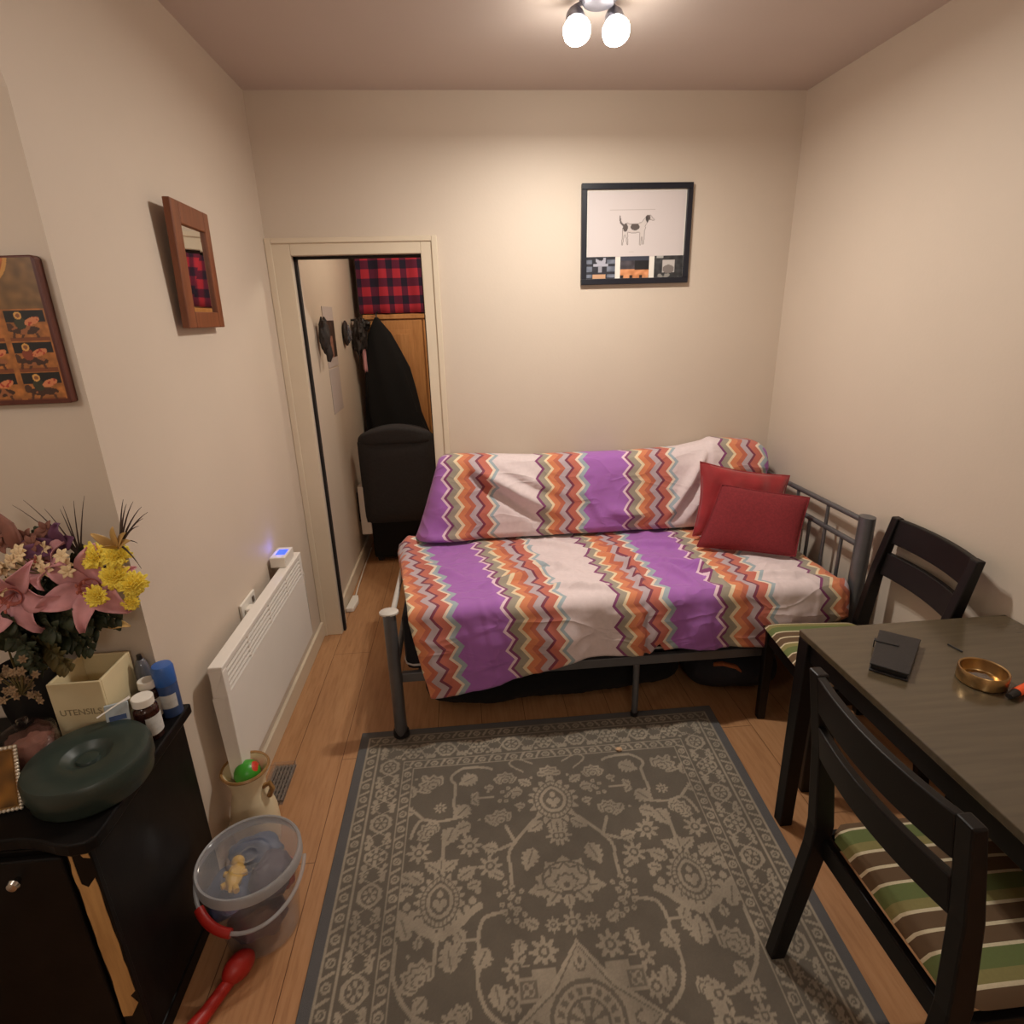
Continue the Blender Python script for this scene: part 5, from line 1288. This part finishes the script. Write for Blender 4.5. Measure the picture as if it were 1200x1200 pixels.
b = BM(); add_lathe(b, [(0, .002), (.058, .002), (.066, .01), (.076, .07), (.074, .14), (.060, .205), (.052, .235), (.055, .27), (.070, .315), (.073, .322), (.066, .318), (.049, .27), (.046, .235), (.054, .20), (.066, .14), (.068, .07), (.056, .014), (0, .012)], c, 44); obj('jug_body', b, M['jug'], t)
b = BM(); add_lathe(b, [(.069, .316), (.073, .314), (.0765, .320), (.073, .326), (.067, .323)], c, 44, True); obj('rim', b, M['jugrim'], t, label='brown glazed rim')
b = BM(); add_tube(b, [(c[0] + .050, c[1] - .012, .25), (c[0] + .072, c[1] - .012, .262), (c[0] + .078, c[1] - .012, .24), (c[0] + .064, c[1] - .012, .21)], .009, 8); obj('lug', b, M['jugrim'], t)
b = BM(); add_ball(b, (c[0] + .002, c[1] + .004, .296), .041, (1, 1, 1), 24); tag(obj('ball', b, M['ball']), 'small green and red ball sitting in the mouth of the jug', 'ball')
t = thing('plastic_tray', 'small clear plastic tray with a grey mesh on the floor behind the jug', 'tray', (-.79, 1.87, 0))
b = BM(); box_mm(b, -.832, -.745, 1.76, 1.965, .001, .004)
for (x0, x1, y0, y1) in ((-.832, -.828, 1.76, 1.965), (-.749, -.745, 1.76, 1.965), (-.828, -.749, 1.76, 1.764), (-.828, -.749, 1.961, 1.965)): box_mm(b, x0, x1, y0, y1, .004, .022)
obj('tray_shell', b, M['clear'], t, False)
b = BM()
for k in range(6): box_mm(b, -.822 + k * .0135, -.813 + k * .0135, 1.772, 1.953, .0045, .014)
for k in range(8): box_mm(b, -.822, -.755, 1.775 + k * .024, 1.781 + k * .024, .0045, .011)
obj('mesh_insert', b, M['greymesh'], t, False)
t = thing('toy_maraca', 'red plastic toy with a round end on the floor in front of the bucket', 'toy', (-.735, 1.14, 0))
b = BM(); add_ball(b, (-.690, 1.165, .036), .035, (.9, 1.35, 1), 20, Matrix.Rotation(-.6, 3, 'Z')); obj('head', b, M['redp'], t)
b = BM(); add_tube(b, [(-.706, 1.135, .026), (-.738, 1.07, .022), (-.770, 1.005, .022)], [.017, .018, .025], 14); obj('handle', b, M['redp'], t)

# ------------------------------------------------------------------ lights
def light(name, typ, loc, energy, col, size=.05, d=None, **kw):
    L = bpy.data.lights.new(name, typ); L.energy = energy; L.color = col
    if typ in ('POINT', 'SPOT'): L.shadow_soft_size = size
    for k, v in kw.items(): setattr(L, k.rstrip('_'), v)
    o = bpy.data.objects.new(name, L); C.objects.link(o); o.location = loc
    if d is not None: o.rotation_euler = V(d).to_track_quat('-Z', 'Y').to_euler()
    return o
for i, (c, d) in enumerate(lamps):
    light('spot_bulb_light', 'AREA', c + V((0, -.02, -.055)), 11.5, (1.0, .94, .855), d=(0, -.05, -1), shape='DISK', size_=.08)
    light('bulb_glow', 'POINT', c + V((0, -.02, -.075)), 2.0, (1.0, .94, .855), .04)
light('camera_side_fill', 'POINT', (.3, -1.2, 2.0), 24, (1.0, .93, .83), .15)  # added fill from behind the camera; its source is unseen
light('alcove_fill', 'POINT', (-1.12, .60, 1.95), 6, (1.0, .95, .88), .10)  # added to brighten the alcove wall; no lamp stands here
light('bedroom_light', 'POINT', (.05, 3.85, 2.3), 19, (1.0, .88, .70), .10)
light('timer_glow', 'POINT', (XL + .035, 2.41, .775), .04, (.12, .15, 1.0), .01)
w = bpy.data.worlds.new('World'); S.world = w; w.use_nodes = True
w.node_tree.nodes['Background'].inputs['Color'].default_value = (1, .85, .7, 1); w.node_tree.nodes['Background'].inputs['Strength'].default_value = .02

# ------------------------------------------------------------------ camera
p_, y_, r_ = 0.324513208, 0.0782604272, 0.0285923405
fw = V((math.sin(y_) * math.cos(p_), math.cos(y_) * math.cos(p_), -math.sin(p_)))
r0 = V((math.cos(y_), -math.sin(y_), 0)); d0 = fw.cross(r0)
rt = r0 * math.cos(r_) + d0 * math.sin(r_); dn = -r0 * math.sin(r_) + d0 * math.cos(r_)
cd = bpy.data.cameras.new('camera'); cd.sensor_width = 36; cd.lens = 679.201385 / 1200 * 36; cd.clip_start = .02
cam = bpy.data.objects.new('camera', cd); C.objects.link(cam)
mw = Matrix((( rt.x, -dn.x, -fw.x, 0), (rt.y, -dn.y, -fw.y, 0), (rt.z, -dn.z, -fw.z, 1.69), (0, 0, 0, 1)))
cam.matrix_world = mw; S.camera = cam
S.view_settings.view_transform = 'Standard'; S.view_settings.look = 'None'; S.view_settings.gamma = 1.0; S.view_settings.use_curve_mapping = False
S.view_settings.exposure = 0.0
S.cycles.use_denoising = True
S.cycles.max_bounces = 10; S.cycles.diffuse_bounces = 6; S.cycles.transparent_max_bounces = 16
S.cycles.sample_clamp_indirect = 6
